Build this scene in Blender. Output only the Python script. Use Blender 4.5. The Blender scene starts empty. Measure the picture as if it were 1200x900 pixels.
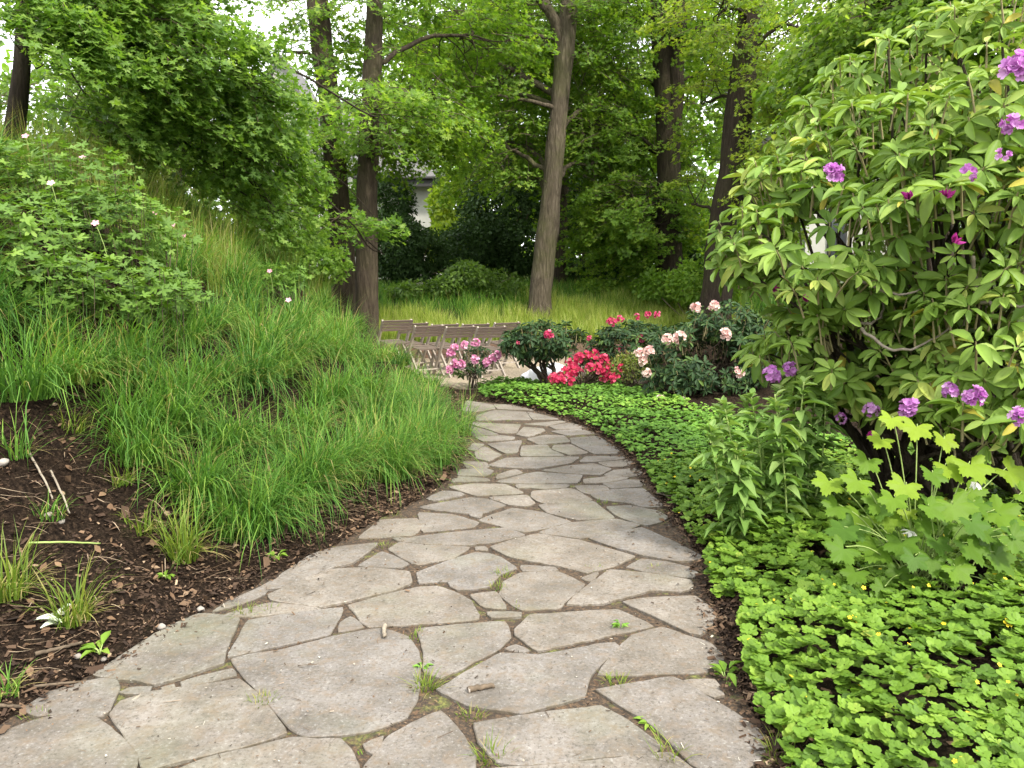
import bpy, bmesh, math
import numpy as np
from math import radians, sin, cos, pi
from mathutils import Vector

# ------------------------------------------------------------------ camera, world, sun, exposure
scn = bpy.context.scene
COL = scn.collection
CAM_H, FPX = 1.55, 900.0
PITCH = math.atan((450 - 335) / FPX)
cam_data = bpy.data.cameras.new("camera")
cam_data.sensor_width = 36
cam_data.lens = 27.0
cam_data.clip_start = 0.05
cam_data.clip_end = 2000
cam = bpy.data.objects.new("camera", cam_data)
COL.objects.link(cam)
cam.location = (0, 0, CAM_H)
cam.rotation_euler = (pi / 2 - PITCH, 0, 0)
scn.camera = cam

SUN_EL, SUN_AZ = 48.0, 140.0          # azimuth clockwise from the viewing direction
world = bpy.data.worlds.new("World")
scn.world = world
world.use_nodes = True
wt = world.node_tree
wt.nodes.clear()
w_out = wt.nodes.new("ShaderNodeOutputWorld")
w_bg = wt.nodes.new("ShaderNodeBackground")
w_sky = wt.nodes.new("ShaderNodeTexSky")
w_sky.sky_type = 'NISHITA'
w_sky.sun_disc = False
w_sky.sun_elevation = radians(SUN_EL)
w_sky.sun_rotation = radians(SUN_AZ)
w_sky.air_density = 1.0
w_sky.dust_density = 2.5
w_co = wt.nodes.new("ShaderNodeTexCoord")
w_no = wt.nodes.new("ShaderNodeTexNoise")
w_no.inputs["Scale"].default_value = 2.2
w_no.inputs["Detail"].default_value = 6
w_ra = wt.nodes.new("ShaderNodeValToRGB")
w_ra.color_ramp.elements[0].position = 0.25
w_ra.color_ramp.elements[0].color = (0.45, 0.45, 0.45, 1)
w_ra.color_ramp.elements[1].position = 0.55
w_mx = wt.nodes.new("ShaderNodeMix")
w_mx.data_type = 'RGBA'
w_mx.inputs[7].default_value = (9.5, 9.6, 9.8, 1)      # bright thin cloud
wt.links.new(w_co.outputs["Generated"], w_no.inputs["Vector"])
wt.links.new(w_no.outputs["Fac"], w_ra.inputs["Fac"])
wt.links.new(w_ra.outputs["Color"], w_mx.inputs[0])
wt.links.new(w_sky.outputs["Color"], w_mx.inputs[6])
wt.links.new(w_mx.outputs[2], w_bg.inputs["Color"])
w_bg.inputs["Strength"].default_value = 0.15
wt.links.new(w_bg.outputs[0], w_out.inputs["Surface"])

sun_data = bpy.data.lights.new("sun", 'SUN')
sun_data.energy = 2.6
sun_data.angle = radians(6)
sun_data.color = (1.0, 0.94, 0.84)
sun = bpy.data.objects.new("sun", sun_data)
COL.objects.link(sun)
_sd = Vector((sin(radians(SUN_AZ)) * cos(radians(SUN_EL)), cos(radians(SUN_AZ)) * cos(radians(SUN_EL)), sin(radians(SUN_EL))))
sun.rotation_euler = _sd.to_track_quat('Z', 'Y').to_euler()

scn.view_settings.view_transform = 'Standard'
scn.view_settings.look = 'None'
scn.view_settings.gamma = 1.0
scn.view_settings.use_curve_mapping = False
scn.view_settings.exposure = 1.3
scn.cycles.use_denoising = True
scn.cycles.max_bounces = 8
scn.cycles.diffuse_bounces = 5
scn.cycles.glossy_bounces = 2
scn.cycles.transmission_bounces = 5

# ------------------------------------------------------------------ helpers: projection
FW = np.array([0, cos(PITCH), -sin(PITCH)])
UP = np.array([0, sin(PITCH), cos(PITCH)])
CAM = np.array([0, 0, CAM_H])


def ray(px, py):
    return FW + (px - 600) / FPX * np.array([1.0, 0, 0]) + (450 - py) / FPX * UP


def AT(px, py, Y):
    """Point of the photo's pixel at distance Y in front of the viewer."""
    d = ray(px, py)
    return CAM + d * (Y / d[1])


def G(px, py, z=0.0):
    d = ray(px, py)
    return CAM + d * ((z - CAM_H) / d[2])


def project(P):
    v = np.asarray(P, float) - CAM
    dep = v @ FW
    dep = np.where(dep < 0.05, 0.05, dep)
    return 600 + FPX * v[..., 0] / dep, 450 - FPX * (v @ UP) / dep


def inside(poly, x, y):
    poly = np.asarray(poly, float)
    r = np.zeros(np.shape(x), bool)
    j = len(poly) - 1
    for i in range(len(poly)):
        xi, yi = poly[i]
        xj, yj = poly[j]
        if yi != yj:
            c = ((yi > y) != (yj > y)) & (x < (xj - xi) * (y - yi) / (yj - yi) + xi)
            r ^= c
        j = i
    return r


def sst(a, b, x):
    t = np.clip((x - a) / (b - a), 0, 1)
    return t * t * (3 - 2 * t)


_rn = np.random.default_rng(5)
_K = _rn.normal(size=(24, 3))
_PH = _rn.uniform(0, 6.28, 24)


def noise3(P, f):
    """Cheap smooth noise in about -1..1."""
    P = np.asarray(P, float)
    o = np.zeros(P.shape[:-1])
    for k in range(12):
        o += np.sin((P @ (_K[k] * f)) + _PH[k] + 1.7 * np.sin((P @ (_K[k + 12] * f * 0.6)) + _PH[k + 12]))
    return o / 5.0


def noise2(x, y, f):
    return noise3(np.stack([x, y, np.zeros_like(x)], -1), f)


# ------------------------------------------------------------------ terrain
LE = np.array([G(*p)[:2] for p in [(-260, 960), (30, 835), (110, 792), (180, 752), (250, 713), (330, 672), (390, 642), (440, 612), (490, 587), (525, 565), (545, 535), (548, 512), (540, 495), (541, 480), (544, 470)]])
RE = np.array([G(*p)[:2] for p in [(930, 960), (893, 862), (850, 785), (838, 735), (822, 690), (822, 655), (785, 610), (755, 560), (730, 532), (700, 508), (660, 490), (625, 480), (590, 473), (548, 468)]])


def edge_l(y):
    return np.interp(y, LE[:, 1], LE[:, 0])


def edge_r(y):
    return np.interp(y, RE[:, 1], RE[:, 0])


Y_END = 10.35


def height(x, y):
    x = np.asarray(x, float)
    y = np.asarray(y, float)
    el, er = edge_l(y), edge_r(y)
    dl = el - x
    b = 0.74 * np.maximum(0, dl - 0.22)
    b = 4.0 * np.tanh(b / 4.0) + 0.05 * np.maximum(0, dl - 5)
    b = b * (0.45 + 0.55 * sst(0.1, 1.6, dl))
    fall = 1 - sst(10.2 + 0.30 * np.clip(dl, 0, 6), 13.2 + 0.45 * np.clip(dl, 0, 6), y)
    b = b * fall * (1 + 0.06 * noise2(x, y, 1.1))
    yb = y + 0.25 * np.maximum(0, -x - 3.5)
    back = .40 * sst(15.22, 15.34, yb) + .85 * sst(15.3, 19.5, yb) + 0.035 * np.clip(y - 19, 0, 40)
    dr = x - er
    r = 0.08 * sst(0, 0.5, dr) + 0.05 * np.clip(dr, 0, 6) * (1 - sst(9, 12, y)) + 0.25 * sst(3, 8, dr)
    z = np.maximum(b, 0) + back * (1 - sst(0.5, 2.5, b)) + np.where(y < 10.9, r, 0.35 * r)
    inpath = (dl < 0.02) & (dr < 0.02) & (y < Y_END)
    bump = 0.026 * noise2(x, y, 5.0) + 0.018 * noise2(x, y, 13.0) + 0.014 * noise2(x, y, 29.0)
    amp = np.where(y < 12, sst(0.0, 0.25, np.maximum(dl, dr)), 0.3)
    z = z + bump * amp + 0.012 * sst(0, .1, np.maximum(dl, dr))
    return np.where(inpath, -0.032, z)


def GT(px, py, y0=1.5, y1=60):
    """Where a pixel's ray meets the terrain."""
    d = ray(px, py)
    ys = np.arange(y0, y1, 0.02)
    t = ys / d[1]
    P = CAM + t[:, None] * d
    h = height(P[:, 0], P[:, 1])
    w = np.where(P[:, 2] <= h)[0]
    i = w[0] if len(w) else len(ys) - 1
    return np.array([P[i, 0], P[i, 1], h[i]])


def on(x, y):
    return np.array([x, y, float(height(x, y))])


# ------------------------------------------------------------------ helpers: objects
def tag(o, label=None, cat=None, group=None, kind=None):
    if label: o["label"] = label
    if cat: o["category"] = cat
    if group: o["group"] = group
    if kind: o["kind"] = kind
    return o


def thing(name, label, cat, loc=(0, 0, 0), group=None, kind=None):
    o = bpy.data.objects.new(name, None)
    o.empty_display_size = 0.1
    COL.objects.link(o)
    o.location = tuple(float(v) for v in loc)
    return tag(o, label, cat, group, kind)


class MB:
    """Collects geometry (numpy blocks) that becomes ONE mesh object."""

    def __init__(self):
        self.v, self.f, self.var, self.n = [], [], [], 0

    def add(self, verts, faces, var=0.5):
        verts = np.asarray(verts, float).reshape(-1, 3)
        faces = np.asarray(faces, int)
        self.v.append(verts)
        self.f.append(faces + self.n)
        va = np.asarray(var, float)
        self.var.append(np.full(len(verts), float(va)) if va.ndim == 0 else va)
        self.n += len(verts)

    def inst(self, tv, tf, O, X, Yv, Z, S, var, droop=None):
        """Copies of a template: tv (V,3), tf list of face arrays, frames per copy."""
        N = len(O)
        if N == 0: return
        S = np.asarray(S, float)
        if S.ndim == 1: S = np.repeat(S[:, None], 3, 1)
        L = np.repeat(tv[None], N, 0)
        if droop is not None:
            L = L.copy()
            L[:, :, 2] -= np.asarray(droop)[:, None] * L[:, :, 1] ** 2
        L = L * S[:, None, :]
        W = O[:, None, :] + L[:, :, 0:1] * X[:, None, :] + L[:, :, 1:2] * Yv[:, None, :] + L[:, :, 2:3] * Z[:, None, :]
        V = tv.shape[0]
        base = self.n
        self.v.append(W.reshape(-1, 3))
        self.var.append(np.repeat(np.asarray(var, float), V))
        for fa in tf:
            fa = np.asarray(fa, int)
            self.f.append((fa[None] + (np.arange(N) * V)[:, None, None]).reshape(-1, fa.shape[1]) + base)
        self.n += N * V

    def tube(self, pts, rad, sides=8, var=0.5, rough=0.0, cap=True):
        pts = np.asarray(pts, float)
        n = len(pts)
        rad = np.broadcast_to(np.asarray(rad, float), (n,))
        T = np.gradient(pts, axis=0)
        T /= np.linalg.norm(T, axis=1)[:, None] + 1e-9
        ref = np.array([1.0, 0.13, 0.05]) if abs(T[:, 0]).mean() < 0.8 else np.array([0, 0.2, 1.0])
        A = np.cross(T, ref)
        A /= np.linalg.norm(A, axis=1)[:, None] + 1e-9
        B = np.cross(T, A)
        a = np.arange(sides) / sides * 2 * pi
        R = rad[:, None] * np.ones(sides)
        P = pts[:, None, :] + R[:, :, None] * (np.cos(a)[None, :, None] * A[:, None, :] + np.sin(a)[None, :, None] * B[:, None, :])
        if rough:
            N = noise3(P, 3.0) * rough * rad[:, None] + noise3(P * np.array([1, 1, .3]), 14.0) * rough * .5 * rad[:, None]
            P = P + N[:, :, None] * (P - pts[:, None, :]) / (R[:, :, None] + 1e-9)
        i = np.arange(n - 1)[:, None] * sides
        j = np.arange(sides)[None]
        j2 = (j + 1) % sides
        F = np.stack([i + j, i + j2, i + sides + j2, i + sides + j], -1).reshape(-1, 4)
        self.add(P.reshape(-1, 3), F, var)
        if cap:
            b = self.n
            self.add(np.stack([pts[0], pts[-1]]), np.zeros((0, 3), int), var)
            jj = np.arange(sides)
            o0 = b - n * sides
            o1 = b - sides
            self.f.append(np.stack([np.full(sides, b), o0 + (jj + 1) % sides, o0 + jj], -1))
            self.f.append(np.stack([np.full(sides, b + 1), o1 + jj, o1 + (jj + 1) % sides], -1))

    def box(self, c, s, rot=None, var=0.5):
        v = np.array([[x, y, z] for x in (-.5, .5) for y in (-.5, .5) for z in (-.5, .5)]) * np.asarray(s, float)
        if rot is not None: v = v @ np.asarray(rot).T
        self.add(v + np.asarray(c, float), [[0, 1, 3, 2], [4, 6, 7, 5], [0, 4, 5, 1], [2, 3, 7, 6], [0, 2, 6, 4], [1, 5, 7, 3]], var)

    def bar(self, a, b, w, t, side=(1, 0, 0), var=0.5):
        """Rectangular bar from a to b, w wide along side, t thick."""
        a = np.asarray(a, float); b = np.asarray(b, float)
        d = b - a; L = np.linalg.norm(d); d = d / L
        s = np.asarray(side, float); s = s - d * (s @ d); s /= np.linalg.norm(s)
        self.box((a + b) / 2, (w, L, t), np.stack([s, d, np.cross(s, d)], 1), var)

    def build(self, name, mat, parent=None, smooth=True, more=None):
        nf = sum(len(f) for f in self.f)
        if more is not None:
            self.f += [f + self.n for f in more[0].f]
            self.v += more[0].v; self.var += more[0].var; self.n += more[0].n
        v = np.concatenate(self.v) if self.v else np.zeros((0, 3))
        var = np.concatenate(self.var) if self.var else np.zeros(0)
        p, off = parent, np.zeros(3)
        while p is not None:
            off = off + np.array(p.location)
            p = p.parent
        v = v - off
        me = bpy.data.meshes.new(name)
        me.vertices.add(len(v))
        me.vertices.foreach_set("co", v.astype(np.float32).ravel())
        fl = [f for f in self.f if len(f)]
        tot = np.concatenate([np.full(len(f), f.shape[1]) for f in fl])
        idx = np.concatenate([f.ravel() for f in fl])
        me.loops.add(len(idx))
        me.loops.foreach_set("vertex_index", idx.astype(np.int32))
        me.polygons.add(len(tot))
        st = np.concatenate([[0], np.cumsum(tot)[:-1]])
        me.polygons.foreach_set("loop_start", st.astype(np.int32))
        me.polygons.foreach_set("loop_total", tot.astype(np.int32))
        me.polygons.foreach_set("use_smooth", np.full(len(tot), bool(smooth)))
        at = me.attributes.new("var", 'FLOAT', 'POINT')
        at.data.foreach_set("value", var.astype(np.float32))
        me.update(calc_edges=True)
        me.materials.append(mat)
        if more is not None:
            me.materials.append(more[1])
            mi = np.ones(len(tot), np.int32); mi[:nf] = 0
            me.polygons.foreach_set('material_index', mi)
        o = bpy.data.objects.new(name, me)
        COL.objects.link(o)
        o.parent = parent
        return o


def unit(a):
    return a / (np.linalg.norm(a, axis=-1, keepdims=True) + 1e-9)


def frames(direction, normal):
    Yv = unit(direction)
    X = unit(np.cross(Yv, normal))
    Z = np.cross(X, Yv)
    return X, Yv, Z


# ------------------------------------------------------------------ materials
def new_mat(name):
    m = bpy.data.materials.new(name)
    m.use_nodes = True
    t = m.node_tree
    t.nodes.clear()
    o = t.nodes.new("ShaderNodeOutputMaterial")
    return m, t, o


def dim(stops, k):
    return [(p, tuple(min(1., v * k) for v in c)) for p, c in stops]


def ramp(t, fac, stops):
    r = t.nodes.new("ShaderNodeValToRGB")
    cr = r.color_ramp
    while len(cr.elements) < len(stops): cr.elements.new(0.5)
    for e, (p, c) in zip(cr.elements, stops):
        e.position = p
        e.color = (*c, 1)
    t.links.new(fac, r.inputs["Fac"])
    return r.outputs["Color"]


def noise_node(t, scale, detail=5, vec=None, rough=0.6, dist=0.0):
    n = t.nodes.new("ShaderNodeTexNoise")
    n.inputs["Scale"].default_value = scale
    n.inputs["Detail"].default_value = detail
    n.inputs["Roughness"].default_value = rough
    n.inputs["Distortion"].default_value = dist
    if vec is not None: t.links.new(vec, n.inputs["Vector"])
    return n.outputs["Fac"]


def mixc(t, fac, a, b, mode='MIX'):
    m = t.nodes.new("ShaderNodeMix")
    m.data_type = 'RGBA'
    m.blend_type = mode
    for s, v in ((m.inputs[0], fac), (m.inputs[6], a), (m.inputs[7], b)):
        if hasattr(v, "links"): t.links.new(v, s)
        elif isinstance(v, tuple): s.default_value = (*v, 1)
        else: s.default_value = v
    return m.outputs[2]


def attr(t, name="var"):
    a = t.nodes.new("ShaderNodeAttribute")
    a.attribute_name = name
    return a.outputs["Fac"]


def objco(t, scale=None):
    c = t.nodes.new("ShaderNodeTexCoord").outputs["Object"]
    if scale is None: return c
    m = t.nodes.new("ShaderNodeMapping")
    m.inputs["Scale"].default_value = scale
    t.links.new(c, m.inputs["Vector"])
    return m.outputs["Vector"]


def leaf_mat(name, stops, trans=0.35, rough=0.5, spec=0.4, tint=(1.12, 1.15, 0.55)):
    m, t, o = new_mat(name)
    c = ramp(t, attr(t), stops)
    n = noise_node(t, 14, 3, objco(t))
    c = mixc(t, ramp(t, n, [(0.35, (0.0,) * 3), (0.75, (0.28,) * 3)]), c, (0.5, 0.45, 0.3), 'MULTIPLY')
    p = t.nodes.new("ShaderNodeBsdfPrincipled")
    p.inputs["Roughness"].default_value = rough
    p.inputs["Specular IOR Level"].default_value = spec
    t.links.new(c, p.inputs["Base Color"])
    tr = t.nodes.new("ShaderNodeBsdfTranslucent")
    t.links.new(mixc(t, 1.0, c, tint, 'MULTIPLY'), tr.inputs["Color"])
    mx = t.nodes.new("ShaderNodeMixShader")
    mx.inputs[0].default_value = trans
    t.links.new(p.outputs[0], mx.inputs[1])
    t.links.new(tr.outputs[0], mx.inputs[2])
    t.links.new(mx.outputs[0], o.inputs["Surface"])
    return m


def plain_mat(name, c1, c2, scale=20, rough=0.8, bump=0.0, stretch=None, spec=0.3, usevar=False):
    m, t, o = new_mat(name)
    v = objco(t, stretch)
    n = noise_node(t, scale, 6, v)
    c = ramp(t, n, [(0.3, c1), (0.7, c2)])
    if usevar:
        k = attr(t)
        c = mixc(t, 1.0, c, ramp(t, k, [(0, (0.6,) * 3), (1, (1.35,) * 3)]), 'MULTIPLY')
    p = t.nodes.new("ShaderNodeBsdfPrincipled")
    p.inputs["Roughness"].default_value = rough
    p.inputs["Specular IOR Level"].default_value = spec
    t.links.new(c, p.inputs["Base Color"])
    if bump:
        b = t.nodes.new("ShaderNodeBump")
        b.inputs["Strength"].default_value = 1.0
        b.inputs["Distance"].default_value = bump
        t.links.new(n, b.inputs["Height"])
        t.links.new(b.outputs[0], p.inputs["Normal"])
    t.links.new(p.outputs[0], o.inputs["Surface"])
    return m


def bark_mat(name, dark, light, moss=0.25):
    m, t, o = new_mat(name)
    v = objco(t, (1, 1, 0.16))
    vo = t.nodes.new("ShaderNodeTexVoronoi")
    vo.inputs["Scale"].default_value = 26
    t.links.new(v, vo.inputs["Vector"])
    n = noise_node(t, 18, 8, v, 0.7, 0.6)
    n2 = noise_node(t, 1.6, 5, objco(t))
    c = ramp(t, n, [(0.3, dark), (0.7, light)])
    c = mixc(t, ramp(t, vo.outputs["Distance"], [(0.0, (0,) * 3), (0.6, (0.5,) * 3)]), c, dark)
    c = mixc(t, ramp(t, n2, [(0.45, (0,) * 3), (0.7, (moss,) * 3)]), c, (0.09, 0.10, 0.03))
    p = t.nodes.new("ShaderNodeBsdfPrincipled")
    p.inputs["Roughness"].default_value = 0.95
    p.inputs["Specular IOR Level"].default_value = 0.15
    t.links.new(c, p.inputs["Base Color"])
    b = t.nodes.new("ShaderNodeBump")
    b.inputs["Distance"].default_value = 0.09
    t.links.new(n, b.inputs["Height"])
    t.links.new(b.outputs[0], p.inputs["Normal"])
    t.links.new(p.outputs[0], o.inputs["Surface"])
    return m


M = {}
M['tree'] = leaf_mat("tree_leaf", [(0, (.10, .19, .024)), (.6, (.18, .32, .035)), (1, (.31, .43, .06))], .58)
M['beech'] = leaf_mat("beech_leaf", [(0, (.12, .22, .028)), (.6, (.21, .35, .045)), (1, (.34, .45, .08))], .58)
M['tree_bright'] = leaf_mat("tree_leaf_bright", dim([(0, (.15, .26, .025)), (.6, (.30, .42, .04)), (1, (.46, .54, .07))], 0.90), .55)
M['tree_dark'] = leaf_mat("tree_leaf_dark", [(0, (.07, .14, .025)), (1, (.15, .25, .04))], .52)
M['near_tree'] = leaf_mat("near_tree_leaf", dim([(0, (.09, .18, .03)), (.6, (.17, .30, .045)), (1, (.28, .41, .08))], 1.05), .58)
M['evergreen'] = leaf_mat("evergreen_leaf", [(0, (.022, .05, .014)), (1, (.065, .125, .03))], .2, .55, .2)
M['rhodo'] = leaf_mat("rhododendron_leaf", dim([(0, (.11, .20, .028)), (.55, (.21, .33, .055)), (.9, (.32, .43, .10)), (1, (.42, .38, .06))], 1.0), .3, .48, .2)
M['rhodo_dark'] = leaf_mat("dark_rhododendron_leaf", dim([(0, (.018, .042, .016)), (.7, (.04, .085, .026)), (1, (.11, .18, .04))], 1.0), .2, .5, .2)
M['azalea'] = leaf_mat("azalea_leaf", [(0, (.10, .15, .03)), (.6, (.2, .26, .05)), (1, (.25, .17, .05))], .3)
M['cover'] = leaf_mat("cover_leaf", dim([(0, (.09, .18, .022)), (.5, (.18, .32, .035)), (.85, (.28, .42, .06)), (1, (.38, .42, .08))], 0.87), .35, .5, .2)
M['cover_far'] = leaf_mat("cover_leaf_deep", dim([(0, (.065, .145, .022)), (.6, (.13, .27, .035)), (1, (.24, .38, .06))], 1.15), .3, .5, .2)
M['perennial'] = leaf_mat("perennial_leaf", dim([(0, (.11, .21, .045)), (.6, (.2, .34, .08)), (1, (.34, .45, .16))], 0.95), .4, .5, .18)
M['anemone'] = leaf_mat("anemone_leaf", dim([(0, (.075, .16, .018)), (.6, (.155, .27, .022)), (1, (.27, .38, .035))], 0.92), .42, .5, .15)
M['cranesbill'] = leaf_mat("cranesbill_leaf", dim([(0, (.07, .145, .022)), (.6, (.145, .27, .036)), (.95, (.24, .38, .06)), (1, (.45, .40, .05))], 0.85), .38, .55, .3)
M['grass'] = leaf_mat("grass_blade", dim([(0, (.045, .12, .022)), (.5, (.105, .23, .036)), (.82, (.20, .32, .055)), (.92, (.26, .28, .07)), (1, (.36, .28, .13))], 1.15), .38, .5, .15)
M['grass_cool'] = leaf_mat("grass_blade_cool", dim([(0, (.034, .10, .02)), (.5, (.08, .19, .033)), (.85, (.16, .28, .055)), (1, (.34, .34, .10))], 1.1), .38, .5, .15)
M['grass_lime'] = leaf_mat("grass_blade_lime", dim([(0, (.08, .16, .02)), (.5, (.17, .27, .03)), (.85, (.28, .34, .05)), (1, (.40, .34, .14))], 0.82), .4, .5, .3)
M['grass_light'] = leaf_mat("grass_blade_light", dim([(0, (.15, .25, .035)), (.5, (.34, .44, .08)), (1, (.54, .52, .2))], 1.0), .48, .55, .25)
M['twig'] = plain_mat("twig_bark", (.06, .045, .03), (.14, .105, .07), 30, .9)
M['twig_pale'] = plain_mat("twig_bark_pale", (.16, .13, .095), (.3, .26, .2), 30, .85)
M['bark'] = bark_mat("bark", (.035, .025, .018), (.135, .105, .075))
M['bark_light'] = bark_mat("bark_light", (.04, .031, .02), (.23, .19, .135), .6)
M['bark_dark'] = bark_mat("bark_dark", (.022, .016, .012), (.085, .065, .045))
M['stem_green'] = plain_mat("green_stem", (.2, .28, .07), (.3, .38, .12), 20, .6)
M['stem_tan'] = plain_mat("tan_stem", (.22, .19, .09), (.32, .27, .14), 20, .7)


def petal_mat(name, stops):
    return leaf_mat(name, stops, .35, .6, .2, (1.05, 0.9, 1.0))


M['purple'] = petal_mat("purple_petal", [(0, (.42, .11, .42)), (.6, (.60, .28, .62)), (1, (.78, .52, .78))])
M['bud'] = petal_mat("magenta_bud", [(0, (.32, .02, .17)), (1, (.5, .06, .34))])
M['crimson'] = petal_mat("crimson_petal", [(0, (.5, .03, .09)), (.7, (.70, .075, .17)), (1, (.84, .22, .30))])
M['rose'] = petal_mat("rose_petal", [(0, (.55, .03, .13)), (.6, (.7, .10, .22)), (1, (.8, .3, .4))])
M['pink'] = petal_mat("pink_petal", [(0, (.62, .18, .38)), (.6, (.74, .36, .54)), (1, (.85, .62, .7))])
M['blush'] = petal_mat("blush_petal", [(0, (.72, .38, .38)), (.35, (.82, .62, .56)), (1, (.88, .8, .70))])
M['cranes_pink'] = petal_mat("cranesbill_petal", [(0, (.72, .30, .42)), (1, (.84, .55, .6))])
M['yellow'] = petal_mat("yellow_petal", [(0, (.7, .5, .02)), (1, (.85, .7, .06))])
M['white'] = petal_mat("white_petal", [(0, (.7, .72, .65)), (1, (.85, .85, .8))])


def soil_mat():
    m, t, o = new_mat("soil")
    co = objco(t)
    n1 = noise_node(t, 1.3, 6, co)
    n2 = noise_node(t, 45, 8, co, 0.75)
    n3 = noise_node(t, 9, 6, co, .7)
    c = ramp(t, n2, [(0.34, (.004, .003, .0025)), (0.5, (.02, .014, .01)), (0.68, (.08, .053, .034))])
    c = mixc(t, ramp(t, n3, [(0.45, (0,) * 3), (0.7, (0.4,) * 3)]), c, (.026, .017, .011))
    c = mixc(t, ramp(t, n1, [(0.55, (0,) * 3), (0.75, (0.35,) * 3)]), c, (.05, .055, .02))
    # gravel yard: pale sand with grit
    g = ramp(t, noise_node(t, 60, 8, co, .8), [(0.25, (.2, .155, .11)), (0.6, (.4, .335, .25)), (0.85, (.5, .44, .35))])
    c = mixc(t, attr(t, "gravel"), c, g)
    c = mixc(t, attr(t, "far"), c, ramp(t, n3, [(.3, (.03, .05, .015)), (.7, (.08, .11, .03))]))
    p = t.nodes.new("ShaderNodeBsdfPrincipled")
    p.inputs["Roughness"].default_value = 1.0
    p.inputs["Specular IOR Level"].default_value = 0.04
    t.links.new(c, p.inputs["Base Color"])
    b = t.nodes.new("ShaderNodeBump")
    b.inputs["Distance"].default_value = 0.03
    t.links.new(n2, b.inputs["Height"])
    t.links.new(b.outputs[0], p.inputs["Normal"])
    t.links.new(p.outputs[0], o.inputs["Surface"])
    return m


def stone_mat():
    m, t, o = new_mat("flagstone")
    geo = t.nodes.new("ShaderNodeNewGeometry").outputs["Position"]
    oi = t.nodes.new("ShaderNodeObjectInfo")
    n1 = noise_node(t, 3.2, 7, geo, .62)
    n2 = noise_node(t, 75, 6, geo, .75)
    n3 = noise_node(t, 16, 8, geo, .7, .4)
    n4 = noise_node(t, 1.1, 4, geo, .6)
    c = ramp(t, n1, [(0.34, (.115, .104, .090)), (0.5, (.172, .157, .140)), (0.66, (.226, .208, .187))])
    tone = ramp(t, oi.outputs["Random"], [(0, (.86, .85, .86)), (.3, (1.0, .97, .93)), (.6, (.93, .93, .95)), (.8, (1.06, 1.01, .95)), (1, (1.12, 1.09, 1.05))])
    c = mixc(t, 1.0, c, tone, 'MULTIPLY')
    c = mixc(t, ramp(t, n2, [(0.38, (.85,) * 3), (0.46, (0,) * 3)]), c, (.075, .068, .06))
    c = mixc(t, ramp(t, n2, [(0.56, (0,) * 3), (0.65, (.5,) * 3)]), c, (.36, .35, .325))
    c = mixc(t, ramp(t, n3, [(0.5, (0,) * 3), (0.66, (.62,) * 3)]), c, (.17, .125, .085))
    c = mixc(t, ramp(t, n4, [(0.52, (0,) * 3), (0.68, (.3,) * 3)]), c, (.17, .19, .11))
    # earth and moss creeping in from the joints
    e = attr(t)
    ne = noise_node(t, 22, 5, geo, .7)
    ma = t.nodes.new("ShaderNodeMath"); ma.operation = 'MULTIPLY'
    t.links.new(e, ma.inputs[0]); t.links.new(ramp(t, ne, [(.35, (0,) * 3), (.6, (1,) * 3)]), ma.inputs[1])
    c = mixc(t, ma.outputs[0], c, (.10, .08, .05))
    p = t.nodes.new("ShaderNodeBsdfPrincipled")
    p.inputs["Roughness"].default_value = 0.88
    p.inputs["Specular IOR Level"].default_value = 0.25
    t.links.new(c, p.inputs["Base Color"])
    b = t.nodes.new("ShaderNodeBump")
    b.inputs["Distance"].default_value = 0.006
    t.links.new(mixc(t, .5, n3, n2), b.inputs["Height"])
    b2 = t.nodes.new("ShaderNodeBump")
    b2.inputs["Distance"].default_value = 0.03
    t.links.new(n1, b2.inputs["Height"])
    t.links.new(b2.outputs[0], b.inputs["Normal"])
    t.links.new(b.outputs[0], p.inputs["Normal"])
    t.links.new(p.outputs[0], o.inputs["Surface"])
    return m


def chips_mat(name, stops, rough=.95):
    m, t, o = new_mat(name)
    p = t.nodes.new("ShaderNodeBsdfPrincipled")
    p.inputs["Roughness"].default_value = rough
    p.inputs["Specular IOR Level"].default_value = .2
    t.links.new(ramp(t, attr(t), stops), p.inputs["Base Color"])
    t.links.new(p.outputs[0], o.inputs["Surface"])
    return m


M['soil'] = soil_mat()
M['stone'] = stone_mat()
M['bed_plain'] = plain_mat("joint_soil", (.012, .009, .006), (.085, .055, .03), 38, 1.0, .01, None, .1)
def bed_mat():
    m, t, o = new_mat("joint_soil_moss")
    co = objco(t)
    c = ramp(t, noise_node(t, 60, 8, co, .8), [(.35, (.008, .006, .004)), (.5, (.04, .027, .016)), (.65, (.15, .09, .045))])
    c = mixc(t, ramp(t, noise_node(t, 4.5, 5, co, .7), [(.57, (0,) * 3), (.66, (.8,) * 3)]), c, ramp(t, noise_node(t, 90, 4, co), [(.4, (.035, .045, .01)), (.6, (.16, .17, .035))]))
    p = t.nodes.new("ShaderNodeBsdfPrincipled")
    p.inputs["Roughness"].default_value = 1
    t.links.new(c, p.inputs["Base Color"])
    t.links.new(p.outputs[0], o.inputs["Surface"])
    return m


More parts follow.
